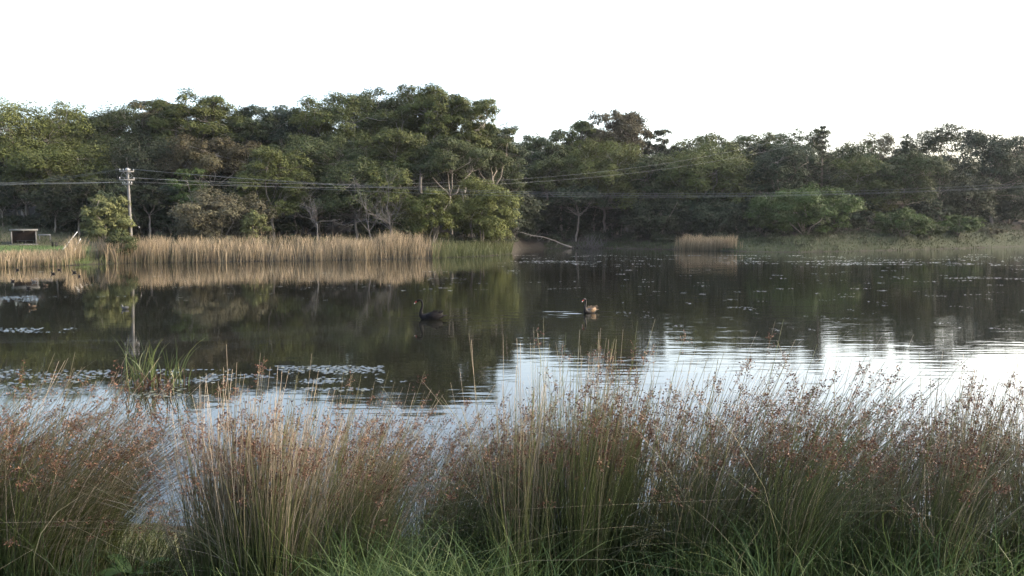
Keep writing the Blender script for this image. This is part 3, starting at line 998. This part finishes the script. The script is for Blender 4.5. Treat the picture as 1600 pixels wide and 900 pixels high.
# ------------------------------------------------------------------ shelter, rail, bench, leaning poles
def shelter():
    Y = 97.0
    a, b = at_y(18.5, 384, Y), at_y(57, 384, Y)
    w = (b[0] - a[0]) * .9
    cx = (a[0] + b[0]) / 2
    gz = float(ground_z(cx, Y)) - .02
    top = at_y(38, 358.5, Y)[2] - gz
    e = empty('open_shelter', (cx, Y, gz), math.radians(31)); tag(e, 'small open-fronted brown brick shelter with flat grey roof on the lawn', 'shelter')
    d = 1.9
    m = MB(); m.box((0, d, top / 2 - .1), (w, .12, top - .15)); m.build('back_wall', M['brick'], e)
    for s in (-1, 1):
        m = MB(); m.box((s * (w / 2 - .05), d / 2 + .05, top / 2 - .12), (.1, d - .2, top - .2)); m.build('side_wall', M['brick'], e)
        m = MB(); m.box((s * (w / 2 - .06), 0, top / 2 - .06), (.14, .14, top - .12)); m.build('post', M['post'], e)
    m = MB(); m.box((0, d / 2, top), (w + .3, d + .5, .06)); rf = m.build('roof', M['roof_metal'], e)
    m = MB(); m.box((0, -.18, top - .06), (w + .32, .06, .2)); m.build('fascia', M['roof_metal'], rf)
    m = MB(); m.box((0, -.02, top - .24), (.1, .1, .2)); m.build('bracket', M['post'], rf)
    be = MB(); be.box((0.2, d - .35, .45), (w * .72, .4, .06)); bo = be.build('bench_seat', M['post'], e)
    for s in (-.8, 0, .8):
        lg = MB(); lg.box((.2 + s, d - .35, .21), (.08, .3, .42)); lg.build('bench_leg', M['post'], bo)
    m = MB(); m.box((0, d / 2 - .1, .03), (w + .3, d + .5, .1)); m.build('floor_slab', M['post'], e)


shelter()


def rail():
    Y = 101.0
    a, b = at_y(60, 367, Y), at_y(79, 366.3, Y)
    gz = float(ground_z(a[0], Y))
    e = empty('pale_rail', (a[0], Y, gz)); tag(e, 'short pale horizontal rail on posts beside the shelter', 'rail')
    h = a[2] - gz
    m = MB(); m.box(((b[0] - a[0]) / 2, 0, h), (b[0] - a[0], .09, .14)); m.build('rail', M['roof_metal'], e)
    for k in (.06, .94):
        x = (b[0] - a[0]) * k
        g = float(ground_z(a[0] + x, Y)) - gz
        m = MB(); m.box((x, .07, (g + h) / 2 - .15), (.09, .05, h - g + .3)); m.build('post', M['post'], e)


rail()


def low_bench():
    Y = 95.0
    p = at_y(85, 381, Y); gz = float(ground_z(p[0], Y))
    e = empty('low_bench', (p[0], Y, gz)); tag(e, 'small dark bench on the grass between shelter and leaning poles', 'bench')
    m = MB(); m.box((0, 0, .44), (.62, .38, .07)); m.build('seat', M['duck_dark'], e)
    for s in (-.22, .22):
        m = MB(); m.box((s, 0, .19), (.07, .3, .44)); m.build('leg', M['duck_dark'], e)


low_bench()
for (x0, y0, x1, y1, Y, lab) in ((97, 381, 121, 362, 88, 'longer pale pole leaning up beside the olive bush'), (110, 388, 126, 373, 83, 'shorter pale pole leaning among the broken reeds')):
    a, b = at_y(x0, y0, Y), at_y(x1, y1, Y + 1)
    a[2] = float(ground_z(a[0], Y)) - .1
    m = MB(); m.tube(np.vstack([a * (1 - t) + b * t for t in np.linspace(0, 1, 5)]) - a, np.linspace(.05, .038, 5), 8, .5)
    tag(m.build('leaning_pole', M['white_paint'], loc=a, smooth=True), lab, 'pole')


# ------------------------------------------------------------------ power pole and wires
PY = 88.0
ptop = at_y(199, 262, PY)
pgz = float(ground_z(ptop[0], PY))
pole = empty('power_pole', (ptop[0], PY, pgz))
tag(pole, 'weathered grey timber power pole with three crossarms above the reeds', 'power pole')
ph = ptop[2] - pgz
m = MB(); m.tube([[0.22, 0, -.5], [.2, 0, 0], [.12, 0, ph * .4], [.04, 0, ph * .8], [0, 0, ph]], [.18, .17, .155, .14, .13], 12, .5)
m.build('post', M['pole'], pole, True)


def pz(y): return at_y(199, y, PY)[2] - pgz


ARM_RZ = .5
arms = []
for (yy, half, rz) in ((268, .70, .35), (281, .74, .35), (288, .62, -.3)):
    z = pz(yy)
    m = MB(); m.box((0, -.2, z), (half * 2, .11, .13), 0, rz); ao = m.build('crossarm', M['arm'], pole)
    br = MB()
    for s in (-1, 1):
        br.tube([[s * half * .55 * math.cos(rz), s * half * .55 * math.sin(rz) - .2, z - .05], [0, -.19, z - .45]], [.02, .02], 5, .5)
    br.build('brace', M['wire'], ao)
    pts = []
    for s in (-.92, -.45, .45, .92):
        q = np.array([s * half * math.cos(rz), s * half * math.sin(rz) - .2, z + .065])
        if yy == 281 and abs(s) < .5: continue
        im = MB()
        zz = np.array([0, .04, .05, .09, .10, .15, .19, .21]); rr = np.array([.015, .015, .05, .055, .035, .06, .035, .015])
        im.tube(np.stack([0 * zz + q[0], 0 * zz + q[1], zz + q[2]], 1), rr, 8, .5)
        im.build('insulator', M['porcelain'], ao, True)
        pts.append(q + [0, 0, .18])
    arms.append(pts)
m = MB(); m.box((.10, -.24, pz(265)), (.34, .18, .2), 0, .1); m.build('fuse_box', M['porcelain'], pole)
for k, (dx, z0, z1) in enumerate(((-.33, pz(269), pz(279)), (.36, pz(269), pz(280)))):
    zz = np.linspace(0, 1, 7)
    m = MB(); m.tube(np.stack([dx * (.5 + 1.2 * np.sin(np.pi * zz)), 0 * zz - .3, z0 * (1 - zz) + z1 * zz], 1), .018, 5, .5); m.build('jumper_cable', M['wire'], pole)

# stay wire with its white guard
s0 = np.array(pole.location) + [.1, 0, pz(318)]
s1 = at_y(234, 377, 89); s1[2] = float(ground_z(s1[0], 89))
e = empty('stay_wire', tuple(s1)); tag(e, 'slanting stay wire with white guard running down from the power pole', 'stay wire')
m = MB(); m.tube([s0 - s1, (s0 - s1) * .5 + [0, 0, -.05], [0, 0, -.2]], .022, 5, .5); m.build('cable', M['duck_dark'], e)
d = (s0 - s1)
m = MB(); m.tube([d * .02 + [0, 0, 0], d * .17], .07, 8, .5); m.build('guard', M['white_paint'], e)
m = MB(); m.tube([d * .52, d * .55], .05, 6, .5); m.build('strain_insulator', M['porcelain'], e)


def wire(a, b, sag, label, r=.022, cat='power line', group=None):
    a, b = np.array(a, float), np.array(b, float)
    t = np.linspace(0, 1, 48)
    P = a + (b - a) * t[:, None]
    P[:, 2] -= sag * 4 * t * (1 - t)
    m = MB(); m.tube(P - a, r, 5, .5)
    tag(m.build('overhead_wire', M['wire'], loc=a, smooth=True), label, cat, group)


PL = np.array(pole.location)
A = [[PL + q for q in pts] for pts in arms]
G = 'overhead wires strung from the power pole'
# to the picture edge behind the shelter
wire(A[0][0], at_y(-260, 288, 92), .9, 'upper thin wire running from the top crossarm past the shelter', .0105, group=G)
wire(A[0][1], at_y(-260, 293, 94), 1.0, 'lower thin wire running from the top crossarm past the shelter', .0105, group=G)
wire(A[2][0], at_y(-260, 279, 80), .25, 'upper thick pale cable leaving the lowest crossarm past the shelter', .018, group=G)
wire(A[2][1], at_y(-260, 284, 80), .25, 'lower thick pale cable leaving the lowest crossarm past the shelter', .018, group=G)
# across the water to the far picture edge
wire(A[0][2], at_y(1800, 272, 92), 2.35, 'top wire of the set crossing the whole pond', .0105, group=G)
wire(A[0][3], at_y(1800, 276, 90), 2.4, 'second wire from top of the set crossing the whole pond', .0105, group=G)
wire(A[1][1], at_y(1800, 279, 92), 2.05, 'lowest wire of the set crossing the whole pond', .0105, group=G)
# up to the far wood
wire(A[1][0], at_y(1230, 216, 160), 3.6, 'upper of two wires climbing into the far wood', .012, group=G)
wire(A[2][3], at_y(1260, 222, 158), 3.4, 'lower of two wires climbing into the far wood', .012, group=G)


# ------------------------------------------------------------------ swans and ducks
def swan(loc, rz, label, body_mat, neck_mat, ruffle, seed, s=1.0):
    """local +X = forwards; waterline z = 0"""
    e = empty('black_swan', tuple(loc), rz); e.scale = (s, s, s)
    tag(e, label, 'swan')
    sp = np.array([[-.50, 0, .14], [-.46, 0, .13], [-.38, 0, .11], [-.26, 0, .09], [-.10, 0, .08], [.08, 0, .07], [.20, 0, .075], [.28, 0, .10],
                   [.335, 0, .16], [.345, 0, .24], [.325, 0, .34], [.295, 0, .44], [.285, 0, .52], [.295, 0, .60], [.325, 0, .655], [.375, 0, .68], [.425, 0, .672], [.465, 0, .645], [.49, 0, .62]])
    ra = np.array([.015, .06, .12, .18, .215, .205, .165, .115, .075, .056, .044, .038, .035, .034, .034, .036, .042, .036, .02])
    rb = np.array([.01, .03, .07, .11, .145, .145, .13, .11, .085, .06, .046, .039, .036, .034, .035, .037, .044, .036, .018])
    b = MB(); b.loft(sp, ra, rb, 14, .5)
    bo = b.build('body', neck_mat, e, True)
    bl = MB(); bl.loft(np.array([[.475, 0, .645], [.515, 0, .612], [.548, 0, .578]]), [.024, .02, .016], [.022, .017, .012], 8, .5); bl.build('bill', M['bill'], e, True)
    bt = MB(); bt.loft(np.array([[.546, 0, .580], [.562, 0, .563], [.575, 0, .548]]), [.018, .017, .008], [.015, .013, .006], 8, .5); bt.build('bill_tip', M['bill_tip'], e, True)
    r = np.random.default_rng(seed)
    for sd in (-1, 1):
        w = MB()
        w.loft(np.array([[.17, sd * .13, .10], [.08, sd * .175, .125], [-.08, sd * .18, .15], [-.26, sd * .14, .18], [-.42, sd * .07, .205]]), [.02, .05, .062, .05, .01], [.05, .10, .115, .085, .03], 10, .5)
        for k in range(ruffle):          # curled flight feathers lying over the back
            x0 = r.uniform(-.40, .0); a0 = np.array([x0, sd * r.uniform(.03, .16), .2 + .04 * r.random()])
            t = np.linspace(0, 1, 5)[:, None]
            L = r.uniform(.10, .18)
            P = a0 + L * np.concatenate([-.75 * t, sd * .15 * t, .75 * np.sin(t * 2.0)], 1) * [1, 1, .75]
            w.loft(P, np.array([.012, .022, .026, .022, .006]), np.array([.006, .007, .007, .006, .003]), 6, .5, (0.25, .97, 0))
        w.build('wing', body_mat, e, True)
    tl = MB()
    for k in np.linspace(-1, 1, 7):
        tl.loft(np.array([[-.40, k * .06, .12], [-.50, k * .10, .13], [-.58, k * .12, .145]]), [.03, .03, .006], [.012, .010, .004], 6, .5)
    tl.build('tail', body_mat, e, True)
    return e


swan(SWAN1, math.pi + .05, 'all-black swan with ruffled back swimming alone across dark water', M['swan'], M['swan'], 16, 1, 1.06)
swan(SWAN2, math.pi + .85, 'brown-backed black swan with upright neck beside bright ripples', M['swan_brown'], M['swan_neck_brown'], 14, 2, .86)


def duck(px, py, rz, mat, label, s=1.0):
    loc = on_z(px, py)
    e = empty('duck', tuple(loc), rz); s *= .78; e.scale = (s, s, s)
    tag(e, label, 'duck', 'ducks floating off the reeds')
    b = MB()
    sp = np.array([[-.24, 0, .11], [-.19, 0, .08], [-.10, 0, .06], [.03, 0, .055], [.11, 0, .08], [.14, 0, .13], [.14, 0, .18], [.16, 0, .215], [.195, 0, .21], [.22, 0, .195]])
    b.loft(sp, [.01, .05, .09, .095, .07, .045, .034, .04, .036, .015], [.008, .035, .07, .075, .065, .045, .034, .04, .034, .012], 10, .5)
    b.build('body', mat, e, True)
    w = MB(); w.loft(np.array([[.22, 0, .195], [.25, 0, .188], [.275, 0, .184]]), [.016, .017, .008], [.012, .008, .004], 6, .5); w.build('bill', M['duck_dark'], e, True)
    t = MB()
    for sd in (-1, 1):
        t.loft(np.array([[.06, sd * .07, .09], [-.06, sd * .085, .10], [-.2, sd * .03, .125]]), [.015, .025, .008], [.04, .05, .012], 8, .5)
    t.build('wings', mat, e, True)


for px, py, rz, mt, lab, s in (
        (27, 422, 2.9, 'duck_dark', 'dark duck close under the reeds nearest the picture edge', 1),
        (83, 428, 3.3, 'duck_dark', 'dark duck off the reed gap, left of a close trio', 1),
        (93, 422, 0.1, 'duck_dark', 'dark duck tucked against the reeds, furthest of the trio', 1),
        (116, 426, 3.1, 'duck_dark', 'dark duck nearest the bush reflection, right of the trio', 1.1),
        (124, 432, 2.7, 'duck_dark', 'dark duck swimming just below the close trio', .8),
        (20, 440, 3.0, 'duck_dark', 'dark duck behind the light-breasted pair', .9),
        (53, 441, 3.2, 'duck_grey', 'pale grey duck behind the brown one on open water', 1),
        (71, 447, 3.1, 'duck_brown', 'brown duck ahead of the pale ripple', .9),
        (44, 451, 2.9, 'duck_dark', 'dark duck sitting on a pale ripple streak', 1),
        (50, 481, 3.3, 'duck_brown', 'larger brown-backed duck in the dark reflection', 1),
        (195, 483, 3.0, 'duck_grey', 'grey duck alone beside the pole reflection', 1)):
    duck(px, py, rz, M[mt], lab, s)

# ------------------------------------------------------------------ floating leaves and lily pads
def pads(mb, rng, x, y, a, b, tilt, v):
    n = len(x)
    th = np.arange(6) * math.pi / 3
    ro = rng.normal(0, .3, n)
    cx = a[:, None] * np.cos(th)[None]; cy = b[:, None] * np.sin(th)[None]
    X = cx * np.cos(ro)[:, None] - cy * np.sin(ro)[:, None]
    Yv = cx * np.sin(ro)[:, None] + cy * np.cos(ro)[:, None]
    Z = .012 + rng.uniform(0, .006, n)[:, None] + np.clip(Yv * rng.normal(tilt, .05, n)[:, None], -.008, .05)
    V = np.stack([x[:, None] + X, y[:, None] + Yv, Z], -1)
    mb.add(V, np.arange(n * 6).reshape(-1, 6), np.repeat(v, 6))


rng = np.random.default_rng(31)
m = MB()
XS, YS = [], []


def streak(px, py, lpx, n, thick=.4):
    c = on_z(px, py)
    L = lpx / px_per_m(c[1])
    XS.append(c[0] + rng.uniform(-.5, .5, n) * L)
    YS.append(c[1] + rng.normal(0, thick, n) + rng.normal(0, .3))


for _ in range(90):                       # the broken band before the far shore
    px = rng.uniform(810, 1640); py = rng.choice([402, 407, 411, 413]) + rng.normal(0, 2)
    streak(px, py, rng.uniform(20, 90), rng.integers(6, 26), .35)
for _ in range(65):                       # scattered streaks over the open water
    px = rng.uniform(660, 1620); py = rng.uniform(415, 462)
    streak(px, py, rng.uniform(8, 45), rng.integers(3, 12), .12)
for _ in range(45):
    px = rng.uniform(900, 1620); py = rng.uniform(455, 520)
    streak(px, py, rng.uniform(6, 40), rng.integers(2, 9), .12)
for _ in range(40):
    px = rng.uniform(20, 760); py = rng.uniform(424, 470)
    streak(px, py, rng.uniform(10, 40), rng.integers(2, 8), .2)
for px, py, l, n in ((1158, 482, 40, 30), (1170, 483, 20, 14), (1515, 434, 90, 70), (1590, 436, 40, 30), (1463, 463, 30, 16), (1555, 512, 32, 16), (1156, 399, 50, 60), (1060, 511, 18, 10), (1205, 514, 18, 10)):
    streak(px, py, l, n, .15)
x, y = np.concatenate(XS), np.concatenate(YS)
sz = rng.uniform(.016, .05, len(x)) * np.clip(y / 70, .4, 1.3)
pads(m, rng, x, y, sz * 2.6, sz * .7, .1, rng.uniform(0, 1, len(x)))
tag(m.build('floating_weed', M['weed']), 'scattered pale floating weed in thin streaks across the pond', 'floating weed', kind='stuff')

m = MB()
XS, YS = [], []
for (x0, x1, y0, y1, n) in ((-40, 335, 578, 622, 1500), (430, 600, 572, 604, 1100), (430, 640, 596, 612, 350), (270, 460, 578, 612, 700), (-30, 62, 462, 471, 500), (-30, 120, 513, 520, 260)):
    k = 0
    while k < n:
        px, py = rng.uniform(x0, x1), rng.uniform(y0, y1)
        c = on_z(px, py)
        if vnoise(c[0], c[1] * 1.4, .8, 4) + rng.normal(0, .1) > .53:
            XS.append(c[0]); YS.append(c[1])
        k += 1
x, y = np.array(XS), np.array(YS)
sz = rng.uniform(.014, .042, len(x)) * np.where(y > 25, 1.1, 1)
pads(m, rng, x, y, sz * 1.35, sz, .12, rng.uniform(0, 1, len(x)))
tag(m.build('lily_pads', M['pad']), 'mats of small floating lily pads behind the front rushes', 'lily pads', kind='stuff')

# green cattail clump standing in the near water
def green_clump():
    c = on_z(243, 603)
    rng = np.random.default_rng(61)
    e = empty('green_cattail_clump', (c[0], c[1], 0)); tag(e, 'clump of upright green cattail leaves standing in the near water', 'cattail')
    m = MB(); n = 78
    x = np.concatenate([rng.normal(-.2, .2, 58), rng.normal(.42, .12, 20)]); y = rng.normal(0, .2, n)
    hh = rng.uniform(.45, 1.3, n)
    blades(m, rng, x, y, hh, rng.uniform(.007, .013, n), .28, .35, .95, 7, (.0, 0), .14, zoff=np.full(n, -.05))
    tag(m.build('leaves', M['flag_leaf'], e), kind='stuff')
    m = MB(); n = 80
    blades(m, rng, rng.normal(-.05, .35, n), rng.normal(-.1, .25, n), rng.uniform(.2, .6, n), rng.uniform(.006, .012, n), .8, .0, .3, 6, (.0, 0), .4, zoff=np.full(n, -.03))
    tag(m.build('dead_leaves', M['seed'], e), kind='stuff')


green_clump()


# ------------------------------------------------------------------ front rushes
def rush(px, Y, half_w, half_d, hgt, lean, n, vlo, vhi, label, seed, seedy=.6, tall=0, fan=.22):
    rng = np.random.default_rng(seed)
    n = int(n * .92)
    cx = (px - 800) / F_PX * Y
    gz = float(ground_z(cx, Y))
    e = empty('rush_tussock', (cx, Y, gz)); tag(e, label, 'rushes', 'rush tussocks along the front bank')
    # stems rise from many small crowns
    nc = max(6, int(half_w * 14))
    kx, ky = rng.uniform(-1, 1, nc) * half_w, rng.uniform(-1, 1, nc) * half_d
    i = rng.integers(0, nc, n)
    bx = kx[i] + rng.normal(0, .055, n); by = ky[i] + rng.normal(0, .055, n)
    bz = ground_z(cx + bx, Y + by) - gz - .03
    h = hgt * np.clip(rng.normal(.74, .2, n), .25, 1.2)
    if tall:
        q = rng.random(n) < tall; h = np.where(q, hgt * rng.uniform(1.05, 1.33, n), h)
    k = 5
    t = np.linspace(0, 1, k)[None]
    lx = (bx - kx[i]) * 1.2 + kx[i] / max(half_w, .1) * fan * .5 + rng.normal(0, fan * .55, n)
    ly = (by - ky[i]) * 1.2 + rng.normal(0, fan * .6, n)
    bend = lean * rng.uniform(.3, 1.6, n)
    wild = rng.random(n) < .09                 # bent and broken stems lying at odd angles
    bend = np.where(wild, rng.normal(lean, .8, n), bend); lx = np.where(wild, rng.normal(0, .35, n), lx)
    P = np.stack([bx[:, None] + h[:, None] * (lx[:, None] * t + bend[:, None] * t ** 2),
                  by[:, None] + h[:, None] * (ly[:, None] * t + rng.normal(0, .06, n)[:, None] * t ** 2),
                  bz[:, None] + h[:, None] * (t - .30 * (np.abs(bend) + np.abs(lx))[:, None] * t ** 2)], -1)
    R = (rng.uniform(.0014, .0035, n))[:, None] * (1.1 - .75 * t)
    v0 = rng.uniform(vlo * .75, vhi, n) * np.where(rng.random(nc) < (.28 if vlo < .6 else 0), .55, 1.0)[i]
    dead = rng.random(n) < .19
    var = np.clip(v0[:, None] * (.12 + .9 * t) + np.where(dead, .4, 0)[:, None], 0, 1)
    m = MB(); m.stems(P, R, var); tag(m.build('stems', M['rush'], e), kind='stuff')
    # seed heads: loose brown panicles set just below the tips
    s = MB()
    bear = rng.uniform(.25, 1.5, nc)[i]
    hi = np.where((rng.random(n) < seedy * .62 * bear) & (h > hgt * .68))[0]
    hf = rng.uniform(.80, .95, len(hi))
    for rep in range(9):
        nb = len(hi)
        fr = np.clip(hf + rng.normal(0, .022, nb), .6, .99)
        seg = np.minimum((fr * (k - 1)).astype(int), k - 2); w = fr * (k - 1) - seg
        p0 = P[hi, seg] * (1 - w)[:, None] + P[hi, seg + 1] * w[:, None]
        axis = unit(P[hi, -1] - P[hi, -3])
        bd = unit(axis * .8 + rng.normal(0, .6, (nb, 3)))
        bl = rng.uniform(.008, .055, nb)
        tip = p0 + bd * bl[:, None]
        # the branchlet
        s.leaves(p0, bd, rng.normal(0, 1, (nb, 3)), bl, np.full(nb, .0012), np.full(nb, .6))
        for j in range(4):
            q = p0 + bd * (bl * rng.uniform(.45, 1.1, nb))[:, None] + rng.normal(0, .006, (nb, 3))
            dd = unit(bd + rng.normal(0, .7, (nb, 3)))
            s.leaves(q, dd, rng.normal(0, 1, (nb, 3)), rng.uniform(.008, .016, nb), rng.uniform(.0024, .0044, nb), rng.uniform(0, 1, nb))
    tag(s.build('seed_heads', M['seed'], e), kind='stuff')


RUSH = [
    # px, Y, half_w, half_d, height, lean, n, vlo, vhi
    (-40, 4.35, .50, .40, 1.16, .42, 1500, .5, 1.0, 'wind-bent rush tussock at the bottom corner below the shelter', .45, 0, .2),
    (40, 5.3, .42, .5, 1.20, .50, 1400, .5, 1.0, 'drooping rush tussock arching over blue water below the leaning poles', .6, 0, .2),
    (190, 4.3, .28, .3, .5, .45, 420, .4, .8, 'low dark rushes around the broad-leaved weed', .3, 0, .3),
    (250, 6.8, .5, .4, .7, .45, 110, .5, .9, 'thin low rushes across the blue water gap', .5, 0, .25),
    (395, 4.5, .32, .42, 1.04, .06, 1500, .6, 1.15, 'tall pale straw rush tussock with bare upright stalks', .55, .016, .19),
    (530, 5.3, .36, .5, 1.10, .14, 1150, .5, 1.0, 'rust-headed rushes just past the tall pale tussock', .6, .012, .18),
    (630, 4.6, .36, .40, .98, .32, 1050, .4, .9, 'leaning rushes below the lone black swan', .5, .01, .2),
    (740, 5.6, .44, .5, 1.16, .42, 1450, .5, .95, 'dense slanting purple-brown rushes in front of sky glare edge', .6, .01, .17),
    (905, 4.3, .36, .36, 1.14, .05, 1350, .45, .95, 'upright rush tussock below the brown-backed swan', .6, .02, .16),
    (1010, 5.0, .36, .5, 1.16, .14, 850, .5, .95, 'rush tussock between the upright one and the widest one', .6, .02, .2),
    (1150, 4.5, .44, .45, 1.16, .30, 1500, .45, .95, 'widest dark rush tussock with heavy brown seed heads', .7, .015, .2),
    (1290, 5.3, .40, .5, 1.16, .38, 800, .5, .95, 'feathery rushes bending over the bright water', .6, .02, .22),
    (1420, 4.35, .38, .36, .90, .22, 950, .4, .95, 'short rush tussock with white glare behind it', .5, .02, .24),
    (1540, 4.6, .44, .45, 1.04, .10, 1350, .5, 1.0, 'grey-brown rush tussock in the bottom corner below the far shrubs', .6, .02, .2),
    (1680, 4.7, .34, .36, 1.05, .0, 750, .5, 1.0, 'last rush tussock cut by the picture edge', .6, .02, .2),
]
for k, (px, Y, hw, hd_, hg, ln, n, a, b, lab, sdy, tl, fan) in enumerate(RUSH):
    rush(px, Y, hw, hd_, hg, ln, n, a, b, lab, 300 + k, sdy, tl, fan)

# ------------------------------------------------------------------ grass at the viewer's feet
rng = np.random.default_rng(71)
m = MB()
n = 27000
px = rng.uniform(-120, 1720, n); Y = np.where(rng.random(n) < .6, rng.uniform(3.3, 4.7, n), rng.uniform(4.5, 6.6, n))
dens = np.interp(px, [-120, 200, 430, 520, 780, 860, 980, 1100, 1500, 1720], [.10, .10, .15, .9, .9, .2, .2, .55, .7, .5])
kp = rng.random(n) < 1.5 * vnoise(px / 100, Y * 2.0, .8, 7) * dens * np.interp(Y, [3.2, 5, 6.6], [1, 1, .5])
px, Y = px[kp], Y[kp]
x = (px - 800) / F_PX * Y
blades(m, rng, x, Y, np.interp(px, [430, 520, 800, 880, 1060, 1130], [.7, 1.25, 1.25, .7, .7, 1.2]) * rng.uniform(.14, .46, len(x)) * (.5 + .9 * vnoise(x, Y, .35, 2)), rng.uniform(.0011, .0026, len(x)), .6, .2, .85, 6, (.05, 0), .3)
n = 170                                           # long dry stalks lying across the green
px = rng.uniform(-60, 1660, n); Y = rng.uniform(3.6, 5.6, n); x = (px - 800) / F_PX * Y
blades(m, rng, x, Y, rng.uniform(.4, .95, n), rng.uniform(.0008, .0017, n), .8, .8, 1.4, 7, (.05, 0), .6)
tag(m.build('long_grass', M['grass']), 'long green grass with dry blades under the front rushes', 'grass', kind='stuff')

# broad-leaved dock in the corner
c = on_z(205, 885, 1.45)
gz = float(ground_z(c[0], c[1]))
e = empty('dock_plant', (c[0], c[1], gz)); tag(e, 'broad-leaved green weed low among the dark rushes', 'weed')
rng = np.random.default_rng(81)
for k in range(9):
    a = rng.uniform(0, 6.28); L = rng.uniform(.14, .24)
    t = np.linspace(0, 1, 7)
    P = np.stack([np.cos(a) * L * t, np.sin(a) * L * t, .03 + L * (1.0 * t - .75 * t ** 2)], 1)[None]
    m = MB()
    sd = np.array([[-math.sin(a), math.cos(a), 0]])
    wv = (.034 * np.sin(np.pi * np.clip(t * .93 + .07, 0, 1)) ** .7 + .002)[None]
    m.ribbons(P, wv, sd, np.full((1, 7), rng.uniform(.2, .9)))
    m.build('leaf', M['dock'], e, True)

# ------------------------------------------------------------------ thin evening haze over the pond
hm, hnt, hout = new_mat('evening_haze')
pv = hnt.nodes.new('ShaderNodeVolumePrincipled')
pv.inputs['Color'].default_value = (.90, .93, 1.0, 1)
pv.inputs['Density'].default_value = 0.00007
pv.inputs['Anisotropy'].default_value = 0.2
hnt.links.new(pv.outputs[0], hout.inputs['Volume'])
m = MB(); m.box((0, 0, 21.5), (3400, 3400, 48))
tag(m.build('haze', hm), 'thin pale haze hanging over the pond and woods', 'haze', kind='stuff')
